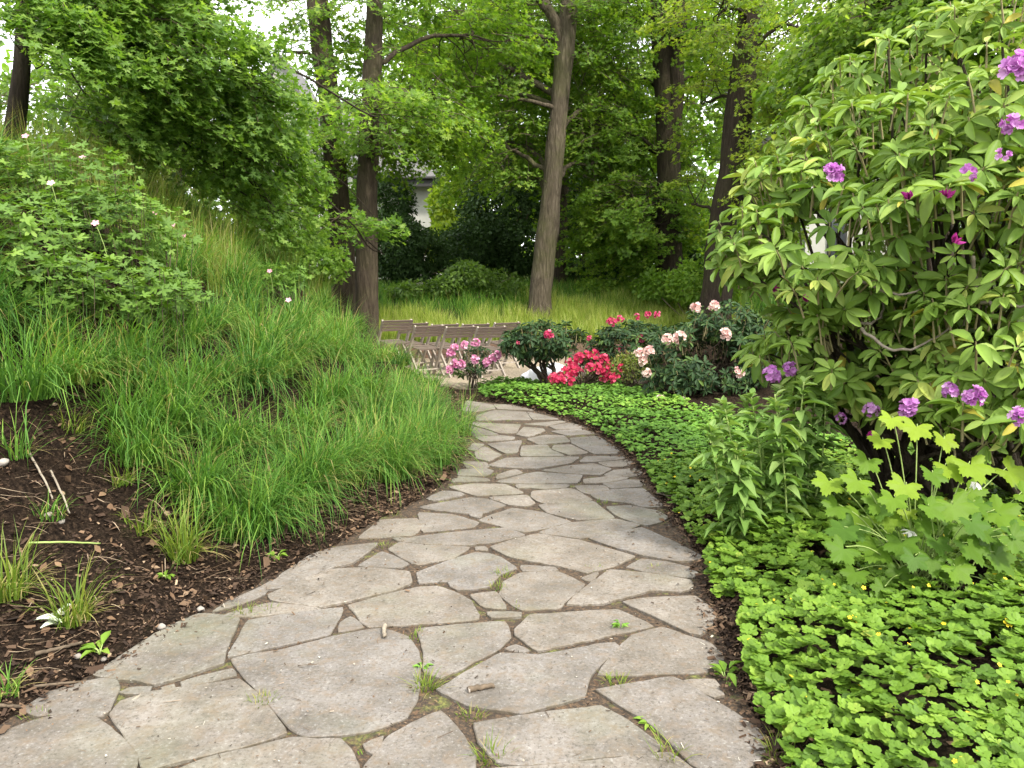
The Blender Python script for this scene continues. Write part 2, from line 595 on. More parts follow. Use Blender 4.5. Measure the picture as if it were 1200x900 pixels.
M['bed'] = bed_mat()
M['chips'] = chips_mat("mulch_chips", [(0, (.012, .008, .006)), (.5, (.062, .038, .024)), (.85, (.17, .108, .064)), (1, (.36, .27, .18))])
M['dead'] = chips_mat("dead_leaf", [(0, (.06, .032, .018)), (.6, (.17, .108, .062)), (1, (.40, .31, .21))])
M['debris'] = chips_mat("debris", [(0, (.02, .015, .012)), (.5, (.10, .065, .04)), (.8, (.2, .13, .08)), (1, (.62, .6, .5))])
M['wood'] = plain_mat("weathered_wood", (.095, .072, .056), (.19, .145, .115), 12, .8, .004, (1, 8, 8), .3, True)
M['wood_leg'] = plain_mat("pale_wood", (.25, .21, .17), (.38, .33, .28), 14, .75, 0, None, .3)
M['timber'] = plain_mat("timber_edge", (.09, .055, .038), (.17, .11, .075), 9, .9, .004, (1, 6, 6))
M['render_wall'] = plain_mat("wall_render", (.40, .395, .35), (.46, .455, .41), 4, .9)
M['roof'] = plain_mat("roof_tile", (.085, .08, .08), (.15, .145, .14), 9, .85, .02, (1, 1, 6))
M['dark_trim'] = plain_mat("dark_trim", (.025, .024, .024), (.04, .038, .036), 6, .6)
M['glass'] = plain_mat("window_glass", (.03, .035, .04), (.05, .055, .06), 2, .1, 0, None, .6)
M['bag'] = plain_mat("white_plastic", (.74, .75, .78), (.82, .83, .86), 8, .45, .02)
M['rock'] = plain_mat("rock", (.16, .14, .12), (.34, .31, .27), 8, .9, .02)

# ------------------------------------------------------------------ leaf templates (x across, y along, z up)
T_DIAMOND = (np.array([[0, 0, 0], [-.30, .45, .07], [0, 1, 0], [.30, .45, .07]]), [np.array([[0, 3, 2], [0, 2, 1]])])
T_OVAL = (np.array([[0, 0, 0], [-.22, .25, .05], [-.30, .55, .07], [0, 1, 0], [.30, .55, .07], [.22, .25, .05], [0, .5, 0]]),
          [np.array([[0, 6, 1, 1], [1, 6, 2, 2], [2, 6, 3, 3], [3, 6, 4, 4], [4, 6, 5, 5], [5, 6, 0, 0]])[:, :3]])


def palmate(lobes, depth, teeth=0.0, n=1, spread=2.35, fold=.05, basecut=.12):
    """A lobed leaf outline as a fan round the top of its stalk."""
    pts = []
    K = lobes * 2 * n + 1
    for i in range(K):
        u = i / (K - 1)
        a = (u - .5) * 2 * spread
        ph = u * lobes
        tri = abs((ph % 1.0) - .5) * 2           # 1 at the notch, 0 at the lobe's tip
        L = 1.0 - 0.30 * abs(a / spread) ** 1.6
        r = L * (1 - depth * tri ** 1.3)
        if teeth: r *= 1 - teeth * (i % 2)
        pts.append([sin(a) * r, basecut + cos(a) * r, fold * (0.5 - tri)])
    v = np.array([[0, basecut, -fold * .6]] + pts)
    v[:, 0] *= .62; v[:, 1] *= .62
    f = np.array([[0, i + 1, i + 2] for i in range(K - 1)])[:, ::-1]
    return v, [f]


T_MAPLE = palmate(5, .48, 0, 1, 2.2, .08)
T_CRANES = palmate(5, .62, 0, 2, 2.5, .08)
T_ANEMONE = palmate(5, .38, .13, 5, 2.5, .08)
T_TRI = palmate(3, .42, .07, 3, 2.5, .10, .02)


def long_leaf(w, fold=.10, st=(0, .12, .3, .55, .8, .94, 1), wd=(.05, .4, .85, 1, .72, .34, 0)):
    v, f = [], []
    for s, q in zip(st, wd):
        hw = w * q * .5
        v += [[-hw, s, fold * q * w * 1.2], [0, s, 0], [hw, s, fold * q * w * 1.2]]
    for i in range(len(st) - 1):
        a, b = i * 3, i * 3 + 3
        f += [[a, a + 1, b + 1, b], [a + 1, a + 2, b + 2, b + 1]]
    return np.array(v), [np.array(f)]


T_RHODO = long_leaf(.36, .35)
T_LANCE = long_leaf(.30, .45, (0, .2, .45, .75, 1), (.12, .55, 1, .65, 0))
T_PETAL = (np.array([[0, 0, 0], [-.34, .55, .10], [-.22, .95, .02], [.22, .95, .02], [.34, .55, .10], [0, .5, -.02]]), [np.array([[0, 5, 1], [1, 5, 2], [2, 5, 3], [3, 5, 4], [4, 5, 0]])[:, ::-1]])


def floret(cup=.5, n=5):
    vs, fs = [], []
    for k in range(n):
        a = k / n * 2 * pi
        t = T_PETAL[0].copy()
        y, z = t[:, 1] * cos(cup) - t[:, 2] * sin(cup), t[:, 1] * sin(cup) + t[:, 2] * cos(cup)
        vs.append(np.stack([t[:, 0] * cos(a) - y * sin(a), t[:, 0] * sin(a) + y * cos(a), z], 1))
        fs.append(T_PETAL[1][0] + k * 6)
    return np.concatenate(vs), [np.concatenate(fs)]


T_FLORET = floret(.75)
T_FLAT = floret(.25)


def frame_up(n, rng):
    """Frames whose Z is n and whose turn about it is random."""
    r = rng.normal(size=n.shape)
    Yv = unit(r - n * (r * n).sum(-1, keepdims=True))
    return np.cross(Yv, n), Yv, n


def sph(rng, n):
    return unit(rng.normal(size=(n, 3)))


def in_ball(rng, n, lo=0.0):
    return sph(rng, n) * (rng.uniform(lo ** 3, 1, n) ** (1 / 3))[:, None]


def blades(mb, roots, az, length, width, lean, curve, var, segs=4):
    N = len(roots)
    s = np.linspace(0, 1, segs + 1)
    th = lean[:, None] + curve[:, None] * s[None]
    ds = (length / segs)[:, None]
    hx = np.concatenate([np.zeros((N, 1)), np.cumsum(np.sin(th[:, :-1] + th[:, 1:] * 0) * ds, 1)], 1)
    hz = np.concatenate([np.zeros((N, 1)), np.cumsum(np.cos(th[:, :-1]) * ds, 1)], 1)
    ca, sa = np.cos(az)[:, None], np.sin(az)[:, None]
    C = np.stack([roots[:, 0:1] + hx * ca, roots[:, 1:2] + hx * sa, roots[:, 2:3] + hz], -1)
    w = (width[:, None] * (1 - s[None] ** 1.8) * .5)
    Wd = np.stack([-sa * np.ones_like(s), ca * np.ones_like(s), np.zeros((N, segs + 1))], -1) * w[:, :, None]
    V = np.stack([C - Wd, C + Wd], 2)
    i = np.arange(segs)[:, None] * 2
    F = np.concatenate([i, i + 1, i + 3, i + 2], 1)
    n = (segs + 1) * 2
    F = (F[None] + (np.arange(N) * n)[:, None, None]).reshape(-1, 4)
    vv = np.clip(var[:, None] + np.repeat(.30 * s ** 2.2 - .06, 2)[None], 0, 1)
    mb.add(V.reshape(-1, 3), F, vv.ravel())


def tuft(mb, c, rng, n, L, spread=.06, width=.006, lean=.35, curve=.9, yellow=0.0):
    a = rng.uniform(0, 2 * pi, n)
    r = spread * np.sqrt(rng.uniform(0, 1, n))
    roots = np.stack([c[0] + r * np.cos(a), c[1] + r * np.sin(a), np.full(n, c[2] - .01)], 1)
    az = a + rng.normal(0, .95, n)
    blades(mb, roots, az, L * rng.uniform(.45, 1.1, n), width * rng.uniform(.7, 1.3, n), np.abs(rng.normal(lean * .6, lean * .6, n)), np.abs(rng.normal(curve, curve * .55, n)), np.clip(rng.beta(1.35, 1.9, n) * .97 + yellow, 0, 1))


#@@STRUCTURE
# ------------------------------------------------------------------ the setting
def graded(a, b, step, outer, far):
    mid = np.arange(a, b + 1e-6, step)
    lo, hi, s = [], [], step
    x = a
    while x > -far:
        s = min(s * 1.25, outer); x -= s; lo.append(x)
    s, x = step, b
    while x < far:
        s *= 1.12; x += s; hi.append(x)
    return np.concatenate([lo[::-1], mid, hi])


def ground():
    xs = graded(-5.2, 4.2, .055, 40, 300)
    ys = graded(1.2, 13.0, .055, 40, 300)
    X, Yg = np.meshgrid(xs, ys)
    Z = height(X, Yg)
    mb = MB()
    ny, nx = X.shape
    i = np.arange(ny - 1)[:, None] * nx
    j = np.arange(nx - 1)[None]
    F = np.stack([i + j, i + j + 1, i + nx + j + 1, i + nx + j], -1).reshape(-1, 4)
    mb.add(np.stack([X, Yg, Z], -1), F)
    o = mb.build("ground", M['soil'])
    P = np.stack([X, Yg, Z], -1).reshape(-1, 3)
    x, y = P[:, 0], P[:, 1]
    wob = .25 * noise2(x, y, 2.0)
    g = sst(11.3, 11.7, y + wob) * (1 - sst(15.15, 15.3, y)) * sst(-4.2, -3.6, x + wob) * (1 - sst(1.6, 2.2, x + wob))
    a = o.data.attributes.new("gravel", 'FLOAT', 'POINT'); a.data.foreach_set("value", g.astype(np.float32))
    f = sst(15.3, 16, y + wob * .3) * .8
    a = o.data.attributes.new("far", 'FLOAT', 'POINT'); a.data.foreach_set("value", f.astype(np.float32))
    tag(o, "dark crumbly garden soil rising to a bank on the left", "ground", None, "structure")


ground()

STONES = [
 [(-40, 868), (0, 859), (40, 845), (76, 838), (110, 841), (125, 854), (145, 870), (160, 885), (158, 896), (150, 920), (-60, 940)],
 [(26, 833), (42, 817), (90, 803), (118, 797), (136, 799), (137, 810), (130, 826), (121, 840), (108, 839), (76, 836), (45, 840)],
 [(111, 791), (140, 771), (166, 754), (195, 737), (233, 720), (255, 721), (280, 724), (271, 745), (263, 765), (261, 778), (220, 791), (182, 802), (160, 797), (138, 796)],
 [(139, 812), (152, 806), (177, 805), (174, 812)],
 [(213, 799), (272, 783), (277, 791), (250, 797), (215, 804)],
 [(187, 807), (205, 802), (207, 807), (190, 809)],
 [(129, 838), (142, 823), (180, 812), (240, 805), (280, 798), (298, 813), (316, 836), (335, 859), (310, 868), (277, 877), (240, 886), (200, 895), (172, 903), (166, 887), (148, 860)],
 [(206, 904), (240, 891), (278, 881), (312, 873), (342, 865), (370, 868), (398, 867), (407, 879), (416, 897), (424, 925), (190, 930)],
 [(272, 773), (293, 767), (333, 762), (391, 746), (433, 738), (445, 736), (460, 739), (478, 745), (489, 763), (492, 787), (487, 818), (475, 840), (433, 855), (400, 860), (358, 862), (344, 855), (326, 835), (304, 812), (291, 797), (280, 784)],
 [(268, 769), (279, 750), (292, 727), (330, 721), (370, 715), (401, 711), (396, 725), (387, 743), (333, 754), (297, 763)],
 [(399, 729), (411, 722), (427, 735), (397, 740)],
 [(408, 709), (450, 698), (488, 688), (512, 687), (532, 694), (551, 704), (560, 720), (560, 725), (518, 729), (470, 732), (433, 733), (425, 727), (418, 718)],
 [(314, 697), (340, 687), (362, 679), (388, 668), (410, 667), (445, 667), (479, 671), (482, 683), (467, 690), (406, 705), (376, 711), (333, 706), (318, 703)],
 [(262, 721), (290, 713), (315, 707), (345, 709), (374, 713), (340, 717), (300, 722)],
 [(312, 691), (332, 672), (368, 649), (396, 641), (442, 637), (430, 648), (413, 660), (391, 665), (371, 672), (350, 682), (330, 689)],
 [(250, 716), (275, 701), (300, 690), (322, 678), (308, 696), (285, 706)],
 [(420, 663), (448, 647), (478, 661), (470, 665), (444, 664)],
 [(456, 643), (468, 635), (480, 636), (526, 640), (550, 641), (544, 646), (530, 654), (490, 661), (483, 659)],
 [(489, 671), (515, 661), (541, 652), (557, 647), (572, 648), (587, 653), (605, 666), (585, 673), (573, 687), (558, 690), (536, 691), (529, 687), (526, 681), (492, 683)],
 [(557, 641), (568, 640), (572, 645), (558, 643.5)],
 [(574, 641), (600, 633), (630, 625.5), (678, 633), (720, 645), (743, 652), (717, 664), (688, 671), (656, 663), (622, 657), (599, 652)],
 [(611, 662), (650, 664.5), (654, 668), (613, 668.5)],
 [(586, 696), (591, 681), (610, 671), (654, 670), (685, 684), (679, 691), (664, 702), (656, 712), (612, 714), (601, 708)],
 [(682, 677), (701, 670), (693, 681)],
 [(665, 708), (690, 686), (715, 668.5), (762, 673), (810, 681), (811, 688), (799, 693), (762, 692), (726, 702), (706, 707)],
 [(735, 664), (752, 655), (780, 658), (808, 665), (818, 672), (811, 677), (786, 674), (756, 669)],
 [(690, 631), (752, 619), (784, 633), (808, 645), (824, 654), (817, 656.5), (796, 658), (755, 651), (720, 641)],
 [(634, 623.5), (670, 613), (722, 609), (748, 615), (742, 618), (688, 629), (678, 630)],
 [(563, 609), (600, 595), (636, 601), (667, 611), (640, 618), (614, 622.5), (600, 619), (580, 613.5)],
 [(633, 592), (660, 589), (695, 588), (706, 597), (718, 606.5), (676, 608), (643, 600.5)],
 [(713, 594), (738, 593), (768, 599), (781, 606), (774, 611), (758, 615), (748, 613), (725, 604)],
 [(693, 580), (716, 575), (752, 573), (766, 585), (777, 593), (756, 594), (740, 589), (702, 585)],
 [(626, 576.5), (668, 573), (674, 575), (692, 586), (640, 590), (631, 587), (625, 582)],
 [(606, 568.5), (666, 568.5), (662, 571.5), (636, 573), (622, 571), (608, 572)],
 [(676, 569.5), (707, 569), (712, 574), (690, 578), (682, 575)],
 [(686, 562.5), (716, 559), (736, 560.5), (711, 565.5), (686, 566.5)],
 [(709, 566.5), (728, 562), (752, 563), (750, 569.5), (717, 572)],
 [(583, 564.5), (614, 557), (630, 554), (681, 557.5), (675, 565.5), (630, 566.3), (604, 566)],
 [(637, 551), (660, 547), (694, 543), (715, 549), (702, 556), (668, 554.3)],
 [(709, 556.5), (721, 551), (744, 549), (753, 555.5), (738, 558)],
 [(574, 545.5), (594, 537), (640, 536.5), (677, 536), (668, 542.5), (630, 549), (602, 548)],
 [(681, 541), (688, 535), (729, 535), (731, 537.5), (699, 540.5)],
 [(703, 542), (738, 539.5), (742, 542.3), (728, 546.3), (713, 546.3)],
 [(670, 513), (699, 510.8), (712, 518.5), (724, 526), (723, 531.3), (697, 531.3), (672, 519)],
 [(613, 523), (639, 521.8), (645, 528), (660, 534.5), (612, 534.5)],
 [(650, 522.5), (668, 521.8), (687, 530.7), (668, 533), (648, 526.3)],
 [(619, 514.5), (640, 509.8), (659, 510.5), (667, 517.8), (632, 520.2)],
 [(607, 509.6), (615, 500.8), (635, 502.5), (638, 505), (619, 511.8)],
 [(647, 505.3), (680, 502.8), (696, 507.8), (665, 510)],
 [(615, 497), (658, 493), (662, 494.2), (640, 498.6)],
 [(645, 499.3), (668, 496), (690, 501), (652, 502.8)],
 [(559, 487), (580, 480.6), (615, 482.6), (621, 491.6), (560, 492.3)],
 [(543, 481.5), (548, 470), (576, 474.5), (579, 479), (558, 482.3)],
 [(619, 483), (640, 487.6), (653, 491), (626, 491.5)],
 [(580, 474), (600, 474.5), (625, 481), (584, 479)],
 [(547, 494.5), (608, 497.4), (604, 507.3), (587, 507.3), (567, 500.8)],
 [(541, 497), (566, 503), (582, 508.7), (556, 510.5), (545, 505)],
 [(558, 512.3), (586, 510.6), (602, 512.4), (600, 515.3), (567, 517)],
 [(573, 520.6), (610, 516.8), (604, 530.4), (593, 531)],
 [(558, 530), (568, 523.8), (586, 532.8), (572, 540), (560, 537)],
 [(540, 551), (566, 548.8), (577, 552), (570, 557), (538, 557)],
 [(556, 520), (566, 521), (556, 528), (550, 527)],
 [(545, 541), (568, 542), (572, 547), (548, 547.5)],
 [(530, 564.4), (538, 559), (570, 561.6), (573, 563.6)],
 [(585, 556.6), (604, 551), (611, 554.6), (583, 561)],
 [(528, 570.8), (556, 567.6), (591, 567.8), (612, 577.4), (560, 580.8)],
 [(502, 584), (520, 575.6), (538, 577), (544, 580), (508, 586)],
 [(494, 594), (552, 583), (570, 585), (591, 592), (566, 600.6), (544, 600.6), (512, 597)],
 [(576, 583.4), (616, 581), (625, 589.6), (617, 592.8), (597, 591)],
 [(550, 603.4), (564, 603.4), (561, 607)],
 [(492, 600.6), (528, 603), (559, 612), (552, 617), (498, 622.6)],
 [(422, 630), (447, 610), (487, 608), (492, 618), (484, 626)],
 [(482, 630), (530, 624.4), (592, 619), (612, 626), (572, 635.6), (530, 635.8)],
 [(462, 631), (478, 631.5), (528, 637.6), (556, 638.6), (500, 637), (470, 634)],
 [(489, 737), (591, 728.5), (597, 747), (581, 761), (517, 794), (499, 788), (498, 765)],
 [(605, 738), (622, 721), (724, 714), (764, 733), (715, 743.5), (631, 762), (606, 745)],
 [(571, 718), (610, 719), (610, 722.5), (576, 724.5)],
 [(550, 697.5), (581, 693.5), (592, 713), (569, 711)],
 [(592, 760), (604, 755), (621, 762), (614, 764)],
 [(513, 809), (587, 767), (632, 769), (720, 753), (724, 757), (690, 791), (683, 816), (612, 836), (549, 827)],
 [(701, 790), (718, 767), (742, 744), (776, 735), (832, 753), (845, 765), (849, 777), (828, 787), (776, 789), (736, 791)],
 [(731, 706), (760, 701), (815, 699), (833, 713), (839, 724), (820, 744), (809, 742), (770, 723)],
 [(699, 809), (788, 795), (806, 804), (840, 824), (893, 859), (898, 875), (884, 894), (850, 915), (812, 894), (793, 875), (757, 843)],
 [(802, 798), (836, 797), (847, 814), (836, 816)],
 [(555, 848), (704, 828), (742, 851), (778, 877), (757, 883), (617, 895), (582, 893), (562, 870)],
 [(430, 897), (457, 861), (516, 833), (537, 857), (557, 885), (552, 915), (418, 922)],
 [(426, 873), (450, 863), (437, 884)],
 [(566, 902), (618, 899), (700, 892), (785, 883), (815, 905), (840, 930), (560, 945)],
]


def flagstones():
    rng = np.random.default_rng(11)
    mb = MB()
    ys = np.concatenate([np.linspace(1.3, 10.3, 90)])
    l, r = edge_l(ys), edge_r(ys)
    P = np.stack([np.stack([l - .12, ys, np.full_like(ys, -.008)], 1), np.stack([(l + r) / 2, ys, np.full_like(ys, -.008)], 1), np.stack([r + .10, ys, np.full_like(ys, -.008)], 1)], 1)
    i = np.arange(len(ys) - 1)[:, None] * 3
    F = np.concatenate([np.stack([i + k, i + k + 1, i + k + 4, i + k + 3], -1) for k in (0, 1)]).reshape(-1, 4)
    mb.add(P, F)
    path = mb.build("path", M['bed'])
    tag(path, "winding crazy paved path of grey irregular flagstones between the planted banks", "path", None, "structure")
    for k, poly in enumerate(STONES):
        W = np.array([G(*p)[:2] for p in poly])
        c = W.mean(0)
        area = 0.5 * np.sum(W[:, 0] * np.roll(W[:, 1], -1) - np.roll(W[:, 0], -1) * W[:, 1])
        if area < 0: W = W[::-1]
        pts = []
        for a, b in zip(W, np.roll(W, -1, 0)):
            n = max(1, int(np.linalg.norm(b - a) / .028))
            for q in range(n):
                pts.append(a + (b - a) * q / n)
        pts = np.array(pts)
        # soften the corners, then chip the edge
        pts = .8 * pts + .10 * (np.roll(pts, 1, 0) + np.roll(pts, -1, 0))
        tn = np.roll(pts, -1, 0) - np.roll(pts, 1, 0)
        nr = unit(np.stack([tn[:, 1], -tn[:, 0]], 1))
        q3 = np.stack([pts[:, 0], pts[:, 1], np.full(len(pts), k * .7)], 1)
        pts = pts + nr * ((noise3(q3, 11) * .004 + noise3(q3, 40) * .003) + (.010 if c[1] < 4.5 else .020))[:, None]
        sl = rng.normal(0, .0035, 2)
        z0 = rng.uniform(-.003, .004)
        zt = z0 + (pts - c) @ sl
        ins = pts - nr * .004
        in2 = pts - nr * .045
        n = len(pts)
        zi = z0 + (ins - c) @ sl + .003 + .0015 * noise3(np.stack([ins[:, 0], ins[:, 1], q3[:, 2]], 1), 9)
        zi2 = z0 + (in2 - c) @ sl + .0065
        ok = False
        rings = [np.stack([pts[:, 0], pts[:, 1], zt - .03], 1), np.stack([pts[:, 0], pts[:, 1], zt], 1), np.stack([ins[:, 0], ins[:, 1], zi], 1)]
        vv = [np.full(n, .9), np.full(n, .8), np.full(n, .3)]
        if ok:
            rings.append(np.stack([in2[:, 0], in2[:, 1], zi2], 1)); vv.append(np.zeros(n))
        m = MB()
        i = np.arange(n)
        i2 = (i + 1) % n
        fs = [np.stack([i + s * n, i2 + s * n, i2 + (s + 1) * n, i + (s + 1) * n], 1) for s in range(len(rings) - 1)]
        m.add(np.concatenate(rings), np.concatenate(fs), np.concatenate(vv))
        m.f.append((np.arange(n) + (len(rings) - 1) * n)[None])
        m.build("flagstone", M['stone'], path, smooth=False)


flagstones()


def house():
    Y = 36.0
    h = thing("house", "cream rendered house with grey tiled roof and dark eaves behind the trees at left", "house", (AT(430, 300, Y)[0], Y, 0))
    x1 = AT(507, 250, Y)[0]
    x0 = AT(300, 250, Y)[0]
    ze = AT(500, 214, Y)[2]
    w = MB(); w.box(((x0 + x1) / 2, Y + 4, ze / 2), (x1 - x0, 8, ze)); wall = w.build("wall", M['render_wall'], h, False)
    r = MB()
    e, zr = .75, ze + 4.3
    A = [(x0 - e, Y - e, ze), (x1 + e, Y - e, ze), (x1 + e, Y + 8 + e, ze), (x0 - e, Y + 8 + e, ze), (x0 + 3, Y + 4, zr), (x1 - 3.2, Y + 4, zr)]
    B = [(x, y, z + .16) for x, y, z in A]
    r.add(A + B, [[6, 7, 11, 10], [8, 9, 10, 11], [0, 1, 7, 6], [1, 2, 8, 7], [2, 3, 9, 8], [3, 0, 6, 9], [0, 3, 2, 1]])
    r.f.append(np.array([[7, 8, 11], [9, 6, 10]]))
    roof = r.build("roof", M['roof'], h, False)
    f = MB()
    f.box(((x0 + x1) / 2, Y - e - .03, ze - .1), (x1 - x0 + 2 * e, .05, .34))
    f.box((x1 + e + .03, Y + 4, ze - .1), (.05, 8 + 2 * e, .34))
    f.build("fascia", M['dark_trim'], h, False)
    g = MB(); g.tube([(x0 - e, Y - e - .13, ze + .1), (x1 + e, Y - e - .13, ze + .1)], .08, 8); g.build("gutter", M['dark_trim'], h)
    d = MB(); d.tube([(x1 + e - .05, Y - e - .1, ze + .05), (x1 + e - .25, Y - .5, ze - .7), (x1 + .09, Y - .09, ze - 1.4), (x1 + .09, Y - .09, .3)], .07, 8); d.build("downpipe", M['dark_trim'], h)
    # gabled upper storey seen above the bank
    g = MB()
    xa, xb = AT(290, 120, Y)[0], AT(372, 120, Y)[0]
    zb, zg = ze + .3, AT(330, 70, Y)[2]
    g.add([(xa, Y - .2, zb), (xb, Y - .2, zb), (xb, Y - .2, zb + 1.6), ((xa + xb) / 2, Y - .2, zg), (xa, Y - .2, zb + 1.6), (xa, Y + 4, zb), (xb, Y + 4, zb), (xb, Y + 4, zb + 1.6), ((xa + xb) / 2, Y + 4, zg), (xa, Y + 4, zb + 1.6)], [[0, 1, 6, 5], [1, 2, 7, 6], [0, 5, 9, 4]])
    g.f.append(np.array([[0, 4, 3, 2, 1]]))
    g.build("gable", M['render_wall'], h, False)
    g = MB()
    mx = (xa + xb) / 2
    for s, xe in ((-1, xa - .5), (1, xb + .5)):
        ang = math.atan2(zg + .1 - (zb + 1.2), mx - xe)
        L = math.hypot(mx - xe, zg + .1 - (zb + 1.2))
        g.box(((mx + xe) / 2, Y + 1.8, (zg + zb + 1.35) / 2), (L, 4.6, .16), [[cos(ang), 0, -sin(ang)], [0, 1, 0], [sin(ang), 0, cos(ang)]])
    g.build("gable_roof", M['roof'], h, False)
    wn = MB(); wn.box((mx, Y - .25, zb + 1.2), (1.3, .08, 1.3)); win = wn.build("window", M['wood_leg'], h, False)
    wn = MB(); wn.box((mx, Y - .3, zb + 1.2), (1.1, .03, 1.1)); wn.build("pane", M['glass'], win, False)
    # low side wing
    ln = MB()
    zl = AT(370, 196, Y - 3)[2]
    xl0, xl1 = AT(330, 200, Y - 3)[0], AT(402, 200, Y - 3)[0]
    ln.box(((xl0 + xl1) / 2, Y - 1.7, zl / 2 - .1), (xl1 - xl0, 3, zl - .2)); ln.build("porch_wall", M['render_wall'], h, False)
    ln = MB(); ln.box(((xl0 + xl1) / 2, Y - 1.9, zl + .45), (xl1 - xl0 + .8, 3.9, .15), [[1, 0, 0], [0, cos(.45), -sin(.45)], [0, sin(.45), cos(.45)]]); ln.build("porch_roof", M['roof'], h, False)

    Y = 21.0
    p = AT(943, 300, Y)
    h = thing("garden_building", "cream walled building with a dark window behind the large rhododendron", "building", (p[0], Y, 0))
    zt = AT(950, 150, Y)[2]
    w = MB(); w.box((p[0] + 1.2, Y + 2.5, zt / 2), (2.4, 5, zt)); w.build("wall", M['render_wall'], h, False)
    r = MB()
    A = [(p[0] - .5, Y - .5, zt), (p[0] + 2.9, Y - .5, zt), (p[0] + 2.9, Y + 5.5, zt), (p[0] - .5, Y + 5.5, zt), (p[0] + 1.2, Y + 2.0, zt + 1.4), (p[0] + 1.2, Y + 3.0, zt + 1.4)]
    r.add(A, [[1, 2, 5, 4], [3, 0, 4, 5], [0, 3, 2, 1]]); r.f.append(np.array([[0, 1, 4], [2, 3, 5]]))
    r.build("roof", M['roof'], h, False)
    x = AT(981, 270, Y)[0]
    z0, z1 = AT(981, 312, Y)[2], AT(981, 238, Y)[2]
    w = MB(); w.box((x, Y - .02, (z0 + z1) / 2), (.5, .08, z1 - z0)); win = w.build("window", M['dark_trim'], h, False)
    w = MB(); w.box((x, Y - .07, (z0 + z1) / 2), (.38, .03, z1 - z0 - .14)); w.build("pane", M['glass'], win, False)


house()


# ------------------------------------------------------------------ trees
def crown_leaves(mb, mbt, O, A, rng, K, L, W, size, tpl, nz=.4, up=.9):
    """Flat leafy sprays: origins O, axes A, K leaves on each, twigs go to mbt."""
    S = len(O)
    A = unit(A)
    side = unit(np.cross(A, np.array([0, 0, 1.0])))
    nrm = np.cross(side, A)
    t = np.sqrt(rng.uniform(0.02, 1, (S, K)))
    u = rng.uniform(-1, 1, (S, K))
    wd = W * (1.05 - .75 * t)
    P = O[:, None] + A[:, None] * (t * L)[..., None] + side[:, None] * (u * wd)[..., None] + nrm[:, None] * rng.normal(0, .05, (S, K))[..., None]
    P[..., 2] -= .25 * L * t ** 2 + .18 * np.abs(u) * wd
    D = A[:, None] * (.55 + .3 * rng.normal(size=(S, K)))[..., None] + side[:, None] * (u * 1.0 + .3 * rng.normal(size=(S, K)))[..., None]
    D[..., 2] -= rng.uniform(.1, .7, (S, K))
    N = nrm[:, None] * up + rng.normal(0, nz, (S, K, 3))
    X, Yv, Z = frames(D.reshape(-1, 3), N.reshape(-1, 3))
    base = rng.normal(0, .16, S)
    v = np.clip(.48 + base[:, None] + rng.normal(0, .27, (S, K)), 0, 1)
    mb.inst(tpl[0], tpl[1], P.reshape(-1, 3), X, Yv, Z, size * rng.uniform(.6, 1.2, S * K), v.ravel(), rng.uniform(.0, .3, S * K))
    if mbt is not None:
        # one thin three-sided twig through every spray
        E = O + A * (L * .85)
        E[:, 2] -= .2 * L
        Mi = O + A * (L * .45); Mi[:, 2] -= .045 * L
        rr = np.array([.008, .006, .003]) * (L / .8)
        ang = np.arange(3) * 2 * pi / 3
        V = []
        for q, C in enumerate((O, Mi, E)):
            V.append(C[:, None] + rr[q] * (np.cos(ang)[None, :, None] * side[:, None] + np.sin(ang)[None, :, None] * nrm[:, None]))
        V = np.stack(V, 1).reshape(S, 9, 3)
        f = np.array([[a + q * 3, (a + 1) % 3 + q * 3, (a + 1) % 3 + q * 3 + 3, a + q * 3 + 3] for q in range(2) for a in range(3)])
        mbt.add(V.reshape(-1, 3), (f[None] + (np.arange(S) * 9)[:, None, None]).reshape(-1, 4), .5)


def smooth_line(pts, n, jit=0.0, rng=None):
    pts = np.asarray(pts, float)
    s = np.linspace(0, len(pts) - 1, n)
    i = np.clip(s.astype(int), 0, len(pts) - 2)
    f = (s - i)[:, None]
    p0, p1, p2, p3 = pts[np.maximum(i - 1, 0)], pts[i], pts[i + 1], pts[np.minimum(i + 2, len(pts) - 1)]
    P = .5 * ((2 * p1) + (-p0 + p2) * f + (2 * p0 - 5 * p1 + 4 * p2 - p3) * f ** 2 + (-p0 + 3 * p1 - 3 * p2 + p3) * f ** 3)
    if jit and rng is not None:
        J = rng.normal(0, jit, P.shape); J[0] = 0
        P = P + J
    return P


